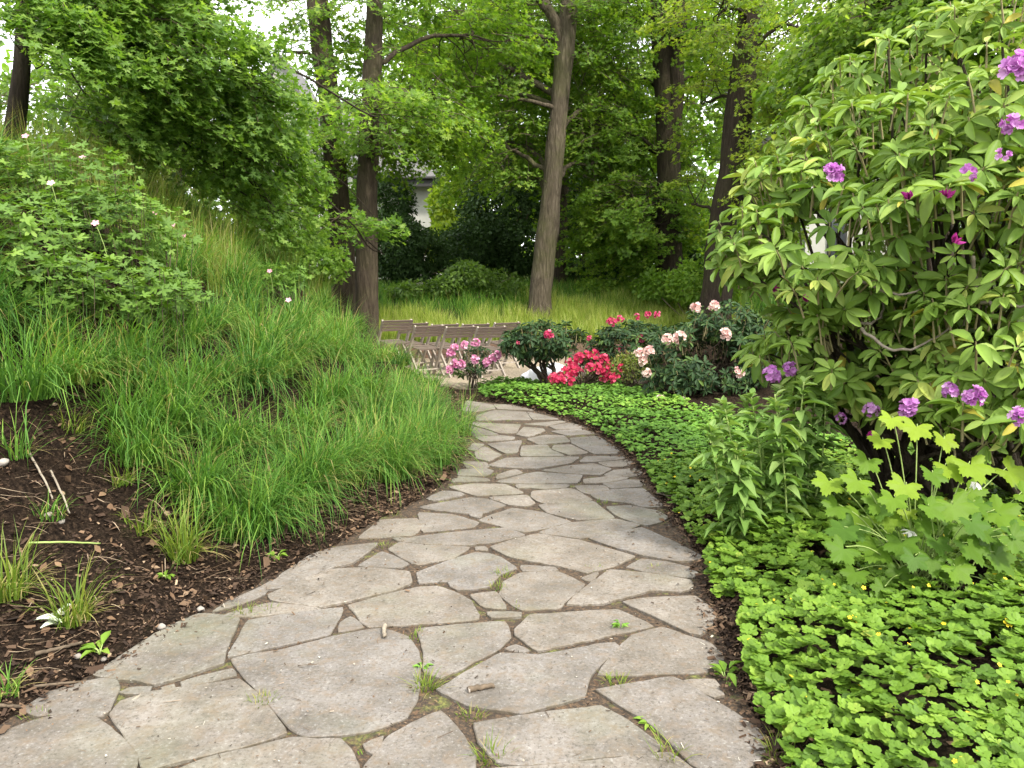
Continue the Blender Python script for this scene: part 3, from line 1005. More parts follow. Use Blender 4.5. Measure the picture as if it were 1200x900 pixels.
def tree(label, trunk, r0, r1, blobs, seed, leaf=('tree', T_MAPLE, .12), K=46, L=.95, W=.5, bark='bark', group=None, limb_r=.06, name="broadleaf_tree", extra_limbs=(), cut=-.35, flare=.55, lo=1.0):
    """trunk: world points; blobs: (centre, radii, number of sprays)."""
    rng = np.random.default_rng(seed)
    trunk = np.asarray(trunk, float)
    root = thing(name, label, "tree", trunk[0], group)
    n = 60
    T = smooth_line(trunk, n)
    s = np.linspace(0, 1, n)
    hgt = T[:, 2] - T[0, 2]
    rad = (r0 + (r1 - r0) * s) * (1 + flare * np.exp(-hgt / .35))
    mb = MB(); mb.tube(T, rad, 20, rough=.09)
    mb.build("trunk", M[bark], root)
    cm, tm = MB(), MB()
    ctr = T.mean(0)
    for (c, r, ns) in blobs:
        c = np.asarray(c, float); r = np.asarray(r, float)
        O = c + in_ball(rng, int(ns * 1.6)) * r
        keep = noise3(O, 1.1) > cut
        O = O[keep][:ns]
        if len(O) == 0: continue
        hd = np.hypot(*(c - ctr)[:2])
        zt = np.clip(c[2] - .35 * hd - .2, T[0, 2] + lo, T[-1, 2])
        k = int(np.argmin(np.abs(T[:, 2] - zt)))
        st = T[k]
        mid = st * .5 + c * .5 + np.array([0, 0, .12 * hd]) + rng.normal(0, .12, 3)
        rl = min(limb_r * (.7 + .12 * hd), rad[k] * .6)
        lp = smooth_line([st, mid, c, c + (c - mid) * .25], 14, .02, rng)
        lm = MB()
        lm.tube(lp, np.linspace(rl, rl * .22, 14), 8, rough=.08)
        for o in O[::5]:
            q = lp[rng.integers(6, 13)]
            m2 = (q + o) / 2 + rng.normal(0, .08, 3) + np.array([0, 0, .06])
            lm.tube(smooth_line([q, m2, o], 6), np.linspace(rl * .28, .007, 6), 5, cap=False)
        lm.build("limb", M[bark], root)
        outw = O - np.array([ctr[0], ctr[1], 0]); outw[:, 2] = 0
        A = unit(outw) * .6 + unit(O - c) * .5 + rng.normal(0, .35, O.shape)
        A[:, 2] = A[:, 2] * .5 - .08
        crown_leaves(cm, tm, O - unit(A) * L * .3, A, rng, K, L, W, leaf[2], leaf[1])
    for pts, ra, rb in extra_limbs:
        lm = MB(); lm.tube(smooth_line(pts, 18, .015, rng), np.linspace(ra, rb, 18), 8, rough=.08)
        lm.build("limb", M[bark], root)
    if cm.n: cm.build("crown", M[leaf[0]], root, False, (tm, M['twig']))
    return root


def bl(px, py, Y, rpx, rpy, ry, n):
    return (AT(px, py, Y), (rpx * Y / 900, ry, rpy * Y / 900), n)


def base(px, Y, dz=-.1):
    x = AT(px, 330, Y)[0]
    return np.array([x, Y, float(height(x, Y)) + dz])


#@@TREES
# two slim trunks at left
tree("slim straight brown trunk, left one of the close pair by the grassy bank", [base(405, 15.5), AT(398, 250, 15.5), AT(385, 120, 15.5), AT(372, 0, 15.5), AT(366, -120, 15.6), AT(360, -330, 15.8)], .25, .15,
     [bl(330, 60, 15.5, 90, 60, 1.3, 46), bl(420, -10, 15, 130, 55, 1.5, 60), bl(270, -70, 16, 130, 50, 2, 50), bl(380, -230, 17, 150, 90, 2, 30), bl(350, 170, 15.2, 60, 45, .9, 40)], 1, K=44, group="trees in front of the house")
tree("slim brown trunk without low limbs, right one of the close pair by the grassy bank", [base(429, 14.5), AT(430, 250, 14.5), AT(435, 120, 14.6), AT(440, 0, 14.8), AT(446, -150, 15), AT(450, -330, 15.4)], .215, .13,
     [bl(500, 110, 15.2, 75, 60, 1.4, 75), bl(545, 40, 15.5, 70, 60, 1.5, 60), bl(520, -60, 15.5, 130, 50, 2, 60), bl(440, 130, 13.6, 55, 40, .7, 34), bl(452, 165, 15.0, 36, 24, .7, 28), bl(480, 140, 15.4, 45, 28, .7, 34), bl(470, -230, 17, 150, 90, 2, 24)], 2, K=46, group="trees in front of the house", bark='bark')
# the tree in the middle
cT = [base(631, 17.2), AT(636, 320, 17.2), AT(645, 240, 17.2), AT(655, 130, 17.3), AT(666, 20, 17.3), AT(680, -120, 17.6), AT(690, -360, 18)]
tree("tall pale barked tree with a sunlit flared foot, standing behind the dark round shrub", cT, .25, .155,
     [bl(560, 90, 18.6, 90, 75, 1.8, 110), bl(590, 170, 18.5, 75, 55, 1.5, 75), bl(600, 10, 18.2, 120, 55, 1.8, 110), bl(700, 60, 18.5, 60, 65, 1.4, 70), bl(720, 130, 18.8, 60, 60, 1.2, 70), bl(690, 195, 18.4, 45, 30, .7, 26),
      bl(620, 215, 19, 60, 40, 1.2, 45), bl(690, -60, 18.5, 200, 40, 2, 55), bl(660, -270, 18.5, 200, 90, 2, 24), bl(490, 60, 19, 70, 60, 1.5, 60), bl(560, 40, 20, 90, 70, 1.8, 90), bl(620, 60, 19.5, 60, 70, 1.8, 80), bl(585, 165, 20, 55, 45, 1.5, 55)], 3, K=48, bark='bark_light', limb_r=.07,
     extra_limbs=[([AT(657, 110, 17.3), AT(655, 45, 17.2), AT(640, 10, 17.1), AT(615, -30, 17)], .14, .07), ([AT(657, 130, 17.3), AT(625, 120, 17), AT(585, 112, 16.8), AT(540, 118, 16.6)], .06, .015),
                  ([AT(650, 45, 17.2), AT(620, 42, 16.9), AT(592, 48, 16.8)], .05, .015)])
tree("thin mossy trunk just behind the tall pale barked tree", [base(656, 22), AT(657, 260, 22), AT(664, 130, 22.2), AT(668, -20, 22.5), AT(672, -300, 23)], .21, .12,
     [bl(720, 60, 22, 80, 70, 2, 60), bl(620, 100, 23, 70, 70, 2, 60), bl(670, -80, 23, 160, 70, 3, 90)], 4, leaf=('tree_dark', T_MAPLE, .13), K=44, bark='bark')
tree("dark tree with its trunk forking into two, between the pale tree and the leaning tree", [base(786, 18.5), AT(785, 250, 18.5), AT(782, 150, 18.5), AT(776, 60, 18.6), AT(770, -60, 18.8), AT(765, -330, 19)], .31, .2,
     [bl(745, 250, 19.6, 75, 45, 1.3, 95), bl(720, 285, 19.4, 55, 30, 1.0, 50), bl(805, 190, 20, 50, 50, 1, 50), bl(740, 170, 19.6, 60, 50, 1.3, 70), bl(790, 290, 18.8, 40, 40, .9, 50), bl(750, 240, 18.0, 60, 36, .9, 70), bl(715, 255, 18.4, 42, 30, .7, 42), bl(770, 265, 18.4, 36, 34, .7, 42), bl(700, 150, 18.4, 45, 36, .8, 46), bl(750, 20, 18.5, 80, 60, 2, 90), bl(820, 90, 18.5, 60, 60, 1.6, 80), bl(790, -70, 20, 180, 50, 2, 45), bl(770, -270, 19.5, 180, 90, 2, 20), bl(830, 30, 20, 80, 70, 2, 90), bl(730, 90, 20.5, 60, 70, 2, 70)], 5, leaf=('tree', T_MAPLE, .12), K=48, bark='bark_dark',
     extra_limbs=[([AT(785, 190, 18.5), AT(792, 120, 18.4), AT(796, 20, 18.4), AT(803, -120, 18.5), AT(815, -300, 18.6)], .2, .12)])
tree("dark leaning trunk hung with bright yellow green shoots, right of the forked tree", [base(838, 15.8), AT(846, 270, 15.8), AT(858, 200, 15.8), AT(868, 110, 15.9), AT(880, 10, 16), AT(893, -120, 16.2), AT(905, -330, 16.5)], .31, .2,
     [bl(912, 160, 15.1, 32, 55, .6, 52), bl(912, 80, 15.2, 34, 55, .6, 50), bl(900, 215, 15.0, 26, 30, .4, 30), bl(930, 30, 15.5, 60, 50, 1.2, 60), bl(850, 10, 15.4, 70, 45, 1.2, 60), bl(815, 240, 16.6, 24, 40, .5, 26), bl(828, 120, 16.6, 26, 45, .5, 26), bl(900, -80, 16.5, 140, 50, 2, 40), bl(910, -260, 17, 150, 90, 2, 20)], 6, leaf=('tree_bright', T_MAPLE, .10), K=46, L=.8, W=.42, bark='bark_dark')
# trees further right, over the big rhododendron
tree("beech tree with broad hanging boughs above the large purple rhododendron", [base(1290, 11.5), AT(1285, 150, 11.5), AT(1270, 0, 11.5), AT(1262, -200, 11.7), AT(1255, -500, 12)], .3, .18,
     [bl(1130, 40, 9.5, 110, 55, 1.2, 130), bl(1010, 70, 10.5, 75, 60, 1.2, 110), bl(1060, 10, 9.8, 120, 55, 1.2, 130), bl(1180, 120, 9.0, 70, 50, 1, 60), bl(1080, 130, 10.5, 80, 45, 1.0, 80), bl(990, 140, 11.5, 60, 50, 1, 70), bl(1100, -70, 10.5, 220, 50, 2.0, 90), bl(1230, -300, 12, 200, 130, 2.5, 50)], 7, leaf=('beech', T_OVAL, .10), K=52, L=.85, W=.45, bark='bark',
     extra_limbs=[([AT(935, 120, 13), AT(960, 75, 12.6), AT(1000, 30, 12.2), AT(1060, -30, 11.9), AT(1262, -90, 11.6)], .10, .16)], name="beech_tree")
tree("large green tree closing the sky between the pale tree and the forked tree, far back", [base(690, 28), AT(692, 200, 28), AT(694, 50, 28), AT(690, -150, 28)], .28, .15,
     [bl(620, 50, 27, 60, 60, 2, 110), bl(700, 70, 27, 60, 70, 2, 110), bl(760, 40, 28, 60, 60, 2, 90), bl(560, 30, 28, 60, 45, 2, 80), bl(660, -30, 28, 150, 40, 3, 110), bl(830, 40, 28, 60, 70, 2, 90), bl(500, 80, 28, 50, 50, 2, 60), bl(600, 140, 28, 60, 50, 2, 70), bl(740, 140, 28, 60, 50, 2, 70)], 13, leaf=('tree', T_OVAL, .17), K=44, L=1.2, W=.6)
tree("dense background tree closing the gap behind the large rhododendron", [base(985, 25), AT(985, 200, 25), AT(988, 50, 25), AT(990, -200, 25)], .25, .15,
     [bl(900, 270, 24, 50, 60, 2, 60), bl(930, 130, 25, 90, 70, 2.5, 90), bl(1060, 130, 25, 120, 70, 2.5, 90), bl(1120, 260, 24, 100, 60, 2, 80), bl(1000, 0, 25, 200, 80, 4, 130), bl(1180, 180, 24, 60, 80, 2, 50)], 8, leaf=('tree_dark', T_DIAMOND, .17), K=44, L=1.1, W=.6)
# left: near maple on the bank and saplings
tree("low maple on the bank top, boughs sweeping down, dark trunk at the left edge", [base(18, 9.2), AT(22, 120, 9.2), AT(28, 40, 9.2), AT(30, -60, 9.3), AT(40, -260, 9.5)], .11, .07,
     [bl(60, 30, 8.6, 90, 40, .8, 85), bl(120, 90, 9, 85, 40, .9, 66), bl(210, 50, 9.3, 80, 45, .9, 80), bl(200, 130, 9.6, 75, 35, .8, 50), bl(285, 100, 10, 60, 45, .8, 70), bl(270, 175, 10.4, 65, 40, .8, 46), bl(315, 185, 10.8, 45, 42, .7, 34), bl(318, 240, 11, 40, 28, .6, 24),
      bl(60, -70, 9, 150, 60, 1.4, 130), bl(150, -20, 9.4, 100, 40, 1, 80), bl(410, 262, 11.6, 38, 16, .4, 13), bl(415, 125, 11.4, 40, 26, .5, 24), bl(45, 60, 8.3, 70, 55, .5, 70), bl(50, 112, 8.5, 55, 32, .5, 52), bl(120, 140, 9.2, 55, 28, .6, 36), bl(15, 20, 8.4, 50, 50, .5, 46)], 9, leaf=('near_tree', T_MAPLE, .105), K=44, L=.7, W=.4, bark='bark_dark', limb_r=.024, name="maple_tree", flare=.2, cut=-.3, lo=2.3,
     extra_limbs=[([AT(35, 30, 9.2), AT(110, 75, 9.2), AT(180, 130, 9.6), AT(235, 185, 10), AT(290, 230, 10.4)], .026, .01), ([AT(32, 60, 9.2), AT(90, 60, 9), AT(150, 45, 9.1)], .028, .01), ([AT(215, 75, 9.3), AT(245, 125, 9.5), AT(272, 160, 10)], .02, .008)])
tree("young sapling with a slim grey stem behind the flowering bank", [base(178, 13.5), AT(176, 170, 13.5), AT(172, 60, 13.6), AT(170, -60, 13.8)], .085, .04,
     [bl(150, 130, 13.5, 60, 45, 1, 46), bl(200, 60, 14, 70, 50, 1.2, 60), bl(110, 40, 14, 60, 50, 1.2, 50), bl(240, 200, 14, 60, 40, 1.2, 40)], 10, leaf=('tree_dark', T_MAPLE, .11), K=42, limb_r=.03, flare=.1, name="sapling")
tree("thin leafy tree behind the sapling, trunk half hidden by bank grass", [base(213, 15), AT(211, 200, 15), AT(214, 100, 15), AT(216, -40, 15)], .1, .05,
     [bl(250, 120, 15.5, 70, 50, 1.2, 60), bl(310, 200, 15, 60, 45, 1.2, 55), bl(70, 120, 16, 80, 60, 1.5, 60), bl(170, 200, 15, 60, 40, 1, 40)], 12, leaf=('tree_dark', T_MAPLE, .12), K=42, limb_r=.03, flare=.1, name="sapling")


def shrub(name, label, blobs, seed, leaf, tpl, size, per=900, stems=3, base_pt=None, group=None, shell=.45, nz=.6):
    rng = np.random.default_rng(seed)
    c0 = np.asarray(blobs[0][0], float)
    b = base_pt if base_pt is not None else on(c0[0], c0[1])
    root = thing(name, label, "shrub" if "shrub" in name or "bush" in name else "plant", b, group)
    mb, sm = MB(), MB()
    for (c, r, n) in blobs:
        c = np.asarray(c, float); r = np.asarray(r, float)
        q = in_ball(rng, n, shell)
        P = c + q * r * (1 + .22 * noise3(q * 2.2 + c, 1.6))[:, None]
        keep = noise3(P, 2.6) > -.45
        P, q = P[keep], q[keep]
        D = unit(q + rng.normal(0, .6, P.shape)); D[:, 2] -= .25
        N = unit(q) * .7 + np.array([0, 0, .6]) + rng.normal(0, nz, P.shape)
        X, Yv, Z = frames(D, N)
        cl = .18 * noise3(P, 3.5)
        mb.inst(tpl[0], tpl[1], P, X, Yv, Z, size * rng.uniform(.6, 1.25, len(P)), np.clip(.5 + cl + rng.normal(0, .2, len(P)), 0, 1), rng.uniform(0, .3, len(P)))
        for k in range(stems):
            e = c + in_ball(rng, 1, .3)[0] * r * .85
            s0 = b + rng.normal(0, .06, 3) * np.array([1, 1, 0])
            sm = MB(); sm.tube(smooth_line([s0, (s0 * .45 + e * .55) + rng.normal(0, .06, 3), e], 9), np.linspace(.022, .006, 9), 6, cap=False)
            sm.build("stem", M['twig'], root)
    mb.build("foliage", M[leaf], root, smooth=False)
    return root


# evergreen and leafy shrubs at the back
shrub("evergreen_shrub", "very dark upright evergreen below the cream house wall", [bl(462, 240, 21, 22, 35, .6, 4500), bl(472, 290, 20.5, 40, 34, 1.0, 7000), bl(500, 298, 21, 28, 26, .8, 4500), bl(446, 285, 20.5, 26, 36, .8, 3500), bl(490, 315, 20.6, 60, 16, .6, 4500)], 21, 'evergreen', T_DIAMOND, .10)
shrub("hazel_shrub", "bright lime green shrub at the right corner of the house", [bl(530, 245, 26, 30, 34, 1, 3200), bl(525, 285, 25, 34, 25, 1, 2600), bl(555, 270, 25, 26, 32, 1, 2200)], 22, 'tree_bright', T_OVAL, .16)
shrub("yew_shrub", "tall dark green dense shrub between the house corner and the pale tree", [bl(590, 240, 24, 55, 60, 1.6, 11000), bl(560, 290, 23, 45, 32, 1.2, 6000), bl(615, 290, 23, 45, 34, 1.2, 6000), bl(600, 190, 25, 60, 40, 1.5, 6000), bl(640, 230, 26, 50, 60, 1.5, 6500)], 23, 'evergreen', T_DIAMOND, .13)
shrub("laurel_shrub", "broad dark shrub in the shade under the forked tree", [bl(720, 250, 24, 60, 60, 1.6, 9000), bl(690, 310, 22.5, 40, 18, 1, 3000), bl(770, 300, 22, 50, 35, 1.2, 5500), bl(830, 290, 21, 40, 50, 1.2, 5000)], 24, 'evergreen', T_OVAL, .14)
shrub("hedge_shrub", "tall leafy shrub beside the garden building, behind the large purple rhododendron", [bl(1110, 270, 19, 70, 60, 1.3, 5200), bl(1190, 250, 19, 60, 70, 1.3, 4600), bl(1080, 330, 18, 70, 30, 1, 2600)], 30, 'tree_dark', T_OVAL, .13)
shrub("understory_shrub", "mid green leafy shrub behind the white rhododendron and leaning trunk", [bl(815, 330, 16.6, 32, 28, .7, 1900), bl(860, 300, 17, 34, 50, .8, 2600), bl(905, 260, 17.5, 40, 50, 1, 2200), bl(770, 335, 17.5, 26, 20, .6, 1200)], 25, 'tree', T_OVAL, .10)
shrub("low_shrub", "low fresh green leafy plant on the rear bank below the dark shrubs", [bl(545, 322, 19, 26, 16, .8, 1500), bl(580, 330, 19.5, 34, 13, .8, 1500), bl(520, 335, 18.5, 24, 10, .6, 900), bl(480, 340, 18.6, 30, 9, .6, 900), bl(600, 342, 18.8, 30, 10, .7, 900)], 26, 'tree_dark', T_OVAL, .10)
shrub("low_shrub", "loose leafy plant in the grass right of the pale tree, under the forked tree", [bl(700, 338, 19, 30, 12, .7, 1000), bl(745, 342, 19, 34, 12, .7, 1100)], 29, 'tree', T_OVAL, .10)
shrub("bank_shrub", "small leafy shrub at the end of the bank beside the paired trunks", [bl(372, 312, 13.2, 36, 24, .6, 1500), bl(345, 288, 13.5, 38, 28, .7, 1500)], 27, 'near_tree', T_MAPLE, .10)
shrub("boundary_shrub", "dark leafy shrub in front of the house, behind the left trunk", [bl(380, 250, 22, 50, 45, 1.2, 5000), bl(330, 270, 22, 50, 40, 1.2, 4000), bl(420, 260, 23, 30, 40, 1, 2600)], 28, 'tree_dark', T_DIAMOND, .14)


def far_woods():
    rng = np.random.default_rng(31)
    mb = MB()
    n = 46000
    x = rng.uniform(-45, 48, n)
    y = rng.uniform(40, 62, n)
    top = 13 + 4 * noise2(x, y * 0, .25) + 2 * noise2(x, y, 1.2)
    z = rng.uniform(0, 1, n) ** .8 * top
    P = np.stack([x, y, z], 1)
    px, py = project(P)
    gap = (px > 250) & (px < 470) & (py < 175)
    keep = (noise3(P, .5) > -.5) & ~(gap & (z > 8))
    P = P[keep]
    X, Yv, Z = frames(rng.normal(0, 1, P.shape) + np.array([0, -.3, -.4]), rng.normal(0, .7, P.shape) + np.array([0, -.4, .7]))
    mb.inst(T_OVAL[0], T_OVAL[1], P, X, Yv, Z, .62 * rng.uniform(.6, 1.3, len(P)), np.clip(.5 + .3 * noise3(P, .7) + rng.normal(0, .15, len(P)), 0, 1))
    o = mb.build("far_woods", M['tree'], None, False)
    tag(o, "distant green wood behind the house and garden trees", "woodland", None, "stuff")


far_woods()

#@@PLANTS
# ------------------------------------------------------------------ grasses
def front_line(px):
    """Lowest picture row where the sward on the bank still roots."""
    return np.interp(px, [-400, 0, 60, 120, 180, 230, 300, 345, 360, 420, 470, 520, 545, 560], [440, 455, 470, 520, 560, 610, 628, 622, 585, 560, 562, 545, 515, 470])


MOUNDS = [[(-40, 215), (60, 200), (140, 235), (195, 290), (165, 365), (60, 365), (-40, 385)], [(70, 335), (150, 335), (235, 345), (235, 400), (70, 410)], [(285, 335), (360, 335), (360, 385), (290, 385)]]


def meadow():
    rng = np.random.default_rng(41)
    mbs = [MB(), MB()]
    # sedge clumps on the bank
    n = 16000
    y = rng.uniform(2.2, 14.5, n)
    x = edge_l(y) - rng.uniform(.03, 1, n) ** 1.5 * 8.5
    z = height(x, y)
    P = np.stack([x, y, z], 1)
    px, py = project(P)
    ok = (py < front_line(px) - 6) & (edge_l(y) - x > .30) & (px > -420) & (px < 560)
    ok &= ~((y > 11.2) & (x > -2.1)) & (z > .06)
    bare = (noise2(x, y, 2.1) < -1.15) & (y < 6)
    for mp in MOUNDS: bare |= inside(mp, px, py)
    P = P[ok & ~bare]
    sel, cells = [], {}
    for q in P:                                   # keep clumps apart
        r = .24 + .015 * q[1]
        key = (int(q[0] / r), int(q[1] / r))
        if key in cells: continue
        cells[key] = 1
        sel.append(q)
    for c in sel:
        big = rng.uniform(.7, 1.15)
        if c[1] > 9.0 and edge_l(c[1]) - c[0] < 2.2: big *= .72
        dist = c[1]
        nb = int(np.clip(430 - 24 * dist, 120, 380) * big)
        mb = mbs[int(rng.uniform() < .35)]
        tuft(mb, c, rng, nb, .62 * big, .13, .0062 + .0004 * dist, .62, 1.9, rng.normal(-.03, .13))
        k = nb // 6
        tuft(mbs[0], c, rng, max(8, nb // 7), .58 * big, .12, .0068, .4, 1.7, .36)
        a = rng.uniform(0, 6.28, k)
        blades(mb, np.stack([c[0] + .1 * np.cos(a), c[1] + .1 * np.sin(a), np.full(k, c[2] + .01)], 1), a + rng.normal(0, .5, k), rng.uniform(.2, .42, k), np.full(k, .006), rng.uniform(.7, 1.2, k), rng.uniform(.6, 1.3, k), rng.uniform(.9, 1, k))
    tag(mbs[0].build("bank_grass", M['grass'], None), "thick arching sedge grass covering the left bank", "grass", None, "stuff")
    tag(mbs[1].build("bank_sedge_grass", M['grass_cool'], None), "bluish green arching grass mixed into the sedge of the left bank", "grass", None, "stuff")
    # taller flowering grass at the crest
    mb = MB()
    for _ in range(150):
        yy = rng.uniform(6.5, 12.5)
        xx = edge_l(yy) - rng.uniform(2.2, 6.5)
        zz = float(height(xx, yy))
        qx, qy = project(np.array([xx, yy, zz]))
        if any(inside(mp, qx, qy) for mp in MOUNDS): continue
        tuft(mb, (xx, yy, zz), rng, 60, .75, .16, .006, .28, .55, .28)
    for _ in range(34):
        yy = rng.uniform(7.6, 9.6)
        xx = rng.uniform(-.62, -.44) * yy
        tuft(mb, (xx, yy, float(height(xx, yy))), rng, 55, .85, .18, .006, .25, .5, .3)
    o = mb.build("crest_grass", M['grass_lime'], None)
    tag(o, "tall yellowish seeding grass along the crest of the left bank", "grass", None, "stuff")
    # sunlit grass on the rear bank
    mb = MB()
    for _ in range(1500):
        yy = rng.uniform(15.4, 20.5)
        xx = rng.uniform(-4.6, 5.2)
        if noise2(np.array(xx), np.array(yy), .9) < -.6 or (yy > 17.4 and xx < .2) or yy > 18.6 + noise2(np.array(xx), np.array(yy), 1.5): continue
        zz = float(height(xx, yy))
        tuft(mb, (xx, yy, zz), rng, 46, .46, .16, .012, .30, .6, .05 if yy < 18.5 else -.35)
    o = mb.build("rear_grass", M['grass_light'], None)
    tag(o, "pale sunlit meadow grass on the rear bank behind the chairs", "grass", None, "stuff")
    mb = MB()
    for _ in range(900):
        yy = rng.uniform(17.3, 24); xx = rng.uniform(-6, 8)
        tuft(mb, (xx, yy, float(height(xx, yy))), rng, 40, .5, .2, .014, .4, .8, 0)
    o = mb.build("shade_grass", M['grass'], None)
    tag(o, "dark green grass in the shade below the rear shrubs", "grass", None, "stuff")


meadow()

TUFTS = [
 # px, py, blades, length, mat, label
 (85, 505, 46, .20, 'grass_lime', "small yellow green tuft alone on the bare soil high on the bank"),
 (12, 700, 95, .34, 'grass_lime', "thick lime tuft cut by the left edge of the picture"),
 (85, 735, 85, .33, 'grass_lime', "loose lime tuft on the soil beside the pale wilted leaves"),
 (215, 655, 110, .40, 'grass_lime', "lime tuft with dry straw at its foot, near the path edge"),
 (145, 570, 42, .20, 'grass_lime', "short broad bladed yellow tuft midway down the bare slope"),
 (165, 625, 34, .19, 'grass_lime', "thin tuft just above the lime tuft with dry straw"),
 (190, 552, 40, .22, 'grass_lime', "yellowish tuft at the upper rim of the bare slope"),
 (412, 565, 70, .26, 'grass_lime', "light green tuft in front of the dense sedge, beside the path"),
 (20, 540, 44, .28, 'grass', "dull green tuft on the slope under the overhanging sedge at far left"),
 (60, 610, 36, .18, 'grass', "sparse straw streaked tuft in the middle of the bare soil"),
 (380, 585, 60, .24, 'grass_lime', "small tuft under the shaggy sedge edge, left of the path bend"),
 (5, 815, 40, .16, 'grass', "low wispy tuft at the lower left corner soil"),
]
SEDGES = [
 (505, 545, 330, .62, "broad dark sedge clump leaning over the path bend"),
 (455, 560, 320, .62, "large arching sedge clump left of the path bend"),
 (535, 510, 230, .55, "sedge clump furthest along the path edge, beside the far slabs"),
 (285, 625, 360, .58, "big fresh sedge clump spilling towards the slabs at middle left"),
 (340, 600, 300, .56, "sedge clump right of the big spilling one"),
 (235, 590, 260, .52, "sedge clump left of the big spilling one"),
 (150, 505, 300, .55, "dark hollow sedge clump above the bare slope"),
 (30, 470, 320, .60, "sedge clump with many yellow tips at the far left"),
]


def tufts():
    rng = np.random.default_rng(43)
    for px, py, n, L, mt, lab in TUFTS:
        c = GT(px, py)
        mb = MB()
        tuft(mb, c, rng, n, L, .05 + .06 * L, .007, .4, 1.0, .12)
        t = tag(mb.build("grass_tuft", M[mt], None), lab, "grass tuft", "loose grass tufts on the bare slope")
        mb = MB()
        k = n // 4
        a = rng.uniform(0, 6.28, k)
        roots = np.stack([c[0] + .05 * np.cos(a), c[1] + .05 * np.sin(a), np.full(k, c[2] + .01)], 1)
        blades(mb, roots, a * .4 - .6 + rng.normal(0, .7, k), rng.uniform(.5, 1, k) * L * .8, np.full(k, .006), rng.uniform(.7, 1.3, k), rng.uniform(.6, 1.3, k), rng.uniform(.93, 1, k))
        mb.build("dry_blades", M['grass'], t)
    for px, py, n, L, lab in SEDGES:
        c = GT(px, py)
        mb = MB()
        tuft(mb, c, rng, n, L * 1.15, .16, .0072, .6, 1.9, .0)
        tag(mb.build("sedge_clump", M['grass'], None), lab, "sedge", "sedge clumps along the foot of the bank")


tufts()

JOINT = [
 (308, 824, 110, .055, "dense round green tuft in the joint between the two largest slabs at lower left"),
 (497, 808, 70, .10, "tall yellowish tuft in the joint right of the big central slab"),
 (574, 889, 70, .085, "bright tuft at the bottom joint below the tilted slab"),
 (722, 800, 80, .055, "tuft in the joint below the slab with white petals"),
 (487, 748, 40, .05, "small tuft where three slabs meet above the central slab"),
 (583, 690, 60, .06, "lower half of the green tuft pair beside the rounded slab"),
 (590, 675, 60, .06, "upper half of the green tuft pair beside the rounded slab"),
 (598, 712, 26, .035, "tiny tuft under the rounded slab"),
 (552, 839, 60, .05, "tuft in the joint behind the wooden stick"),
 (285, 720, 60, .07, "thin tuft at the left path edge where moss fills the joint"),
 (314, 716, 34, .055, "wispy tuft right of the mossy joint at left"),
 (448, 641, 44, .045, "tuft in the forked joint near the left soil"),
 (770, 668, 34, .045, "wispy tuft on the narrow slab at the right path edge"),
 (697, 668, 26, .045, "sparse tuft beside the pale leaf on the path"),
 (460, 604, 40, .05, "tuft at the left edge near the pale dead leaf"),
 (574, 558, 40, .045, "small dark tuft far up the path at left"),
 (596, 494, 40, .04, "tiny tuft at the far end of the path"),
 (640, 526, 30, .04, "tiny tuft in the far middle of the path"),
 (705, 590, 40, .045, "low tuft in the long diagonal joint at right"),
 (688, 576, 30, .04, "low tuft above the long diagonal joint at right"),
 (786, 889, 30, .12, "few long blades at the lower right joint"),
 (915, 893, 60, .10, "yellowish tuft at the lower right path corner"),
 (45, 842, 34, .05, "thin tuft by the twig at the lower left slab"),
]


def joints():
    rng = np.random.default_rng(47)
    for px, py, n, L, lab in JOINT:
        c = G(px, py, -.01)
        mb = MB()
        tuft(mb, c, rng, n, L * 1.15, .045, .0042, .7, .9, .22)
        tag(mb.build("grass_tuft", M['grass_lime'], None), lab, "grass tuft", "grass tufts in the paving joints")


joints()


def weed(px, py, n, size, label, leaf='cover', stemh=.05):
    rng = np.random.default_rng(int(px * 7 + py))
    c = GT(px, py)
    root = thing("weed", label, "weed", c)
    mb, sm = MB(), MB()
    a = rng.uniform(0, 6.28, n)
    P = c + np.stack([np.cos(a) * size * .3, np.sin(a) * size * .3, rng.uniform(.3, 1, n) * stemh], 1)
    D = np.stack([np.cos(a), np.sin(a), rng.uniform(.1, .7, n)], 1)
    X, Yv, Z = frames(D, np.tile([0, 0, 1.0], (n, 1)) + rng.normal(0, .2, (n, 3)))
    mb.inst(T_LANCE[0] * np.array([1.5, 1, 1]), T_LANCE[1], P, X, Yv, Z, size * rng.uniform(.6, 1.1, n), rng.uniform(.3, .8, n), rng.uniform(.2, .5, n))
    for q in P[:6]: sm.tube([c, (c + q) / 2 + [0, 0, .01], q], .0025, 5)
    sm.build("stems", M['stem_green'], root)
    mb.build("leaves", M[leaf], root)


weed(118, 772, 9, .075, "broad leaved seedling on dark soil beside the lower left slab")
weed(150, 800, 9, .07, "flat leafy weed on the small slab at lower left", 'cover', .02)
weed(727, 745, 26, .035, "bushy green weed growing in the joint of the right hand slabs", 'cover_far', .06)
weed(495, 790, 14, .035, "small leafy weed above the tall yellowish tuft in the joint", 'cover_far', .04)
weed(763, 858, 12, .05, "pale sprawling weed in the diagonal joint at lower right", 'cover', .03)
weed(416, 884, 8, .06, "bright leafy weed in the bottom joint left of the tilted slab", 'cover', .02)
weed(325, 655, 10, .05, "tiny leafy seedling beside brown dead leaves near the path", 'cover', .03)
weed(195, 680, 9, .05, "little weed on the dark soil below the lime tuft", 'cover', .03)
weed(850, 805, 12, .07, "young leafy shoot at the right path edge over the yellow leaf", 'cover', .07)


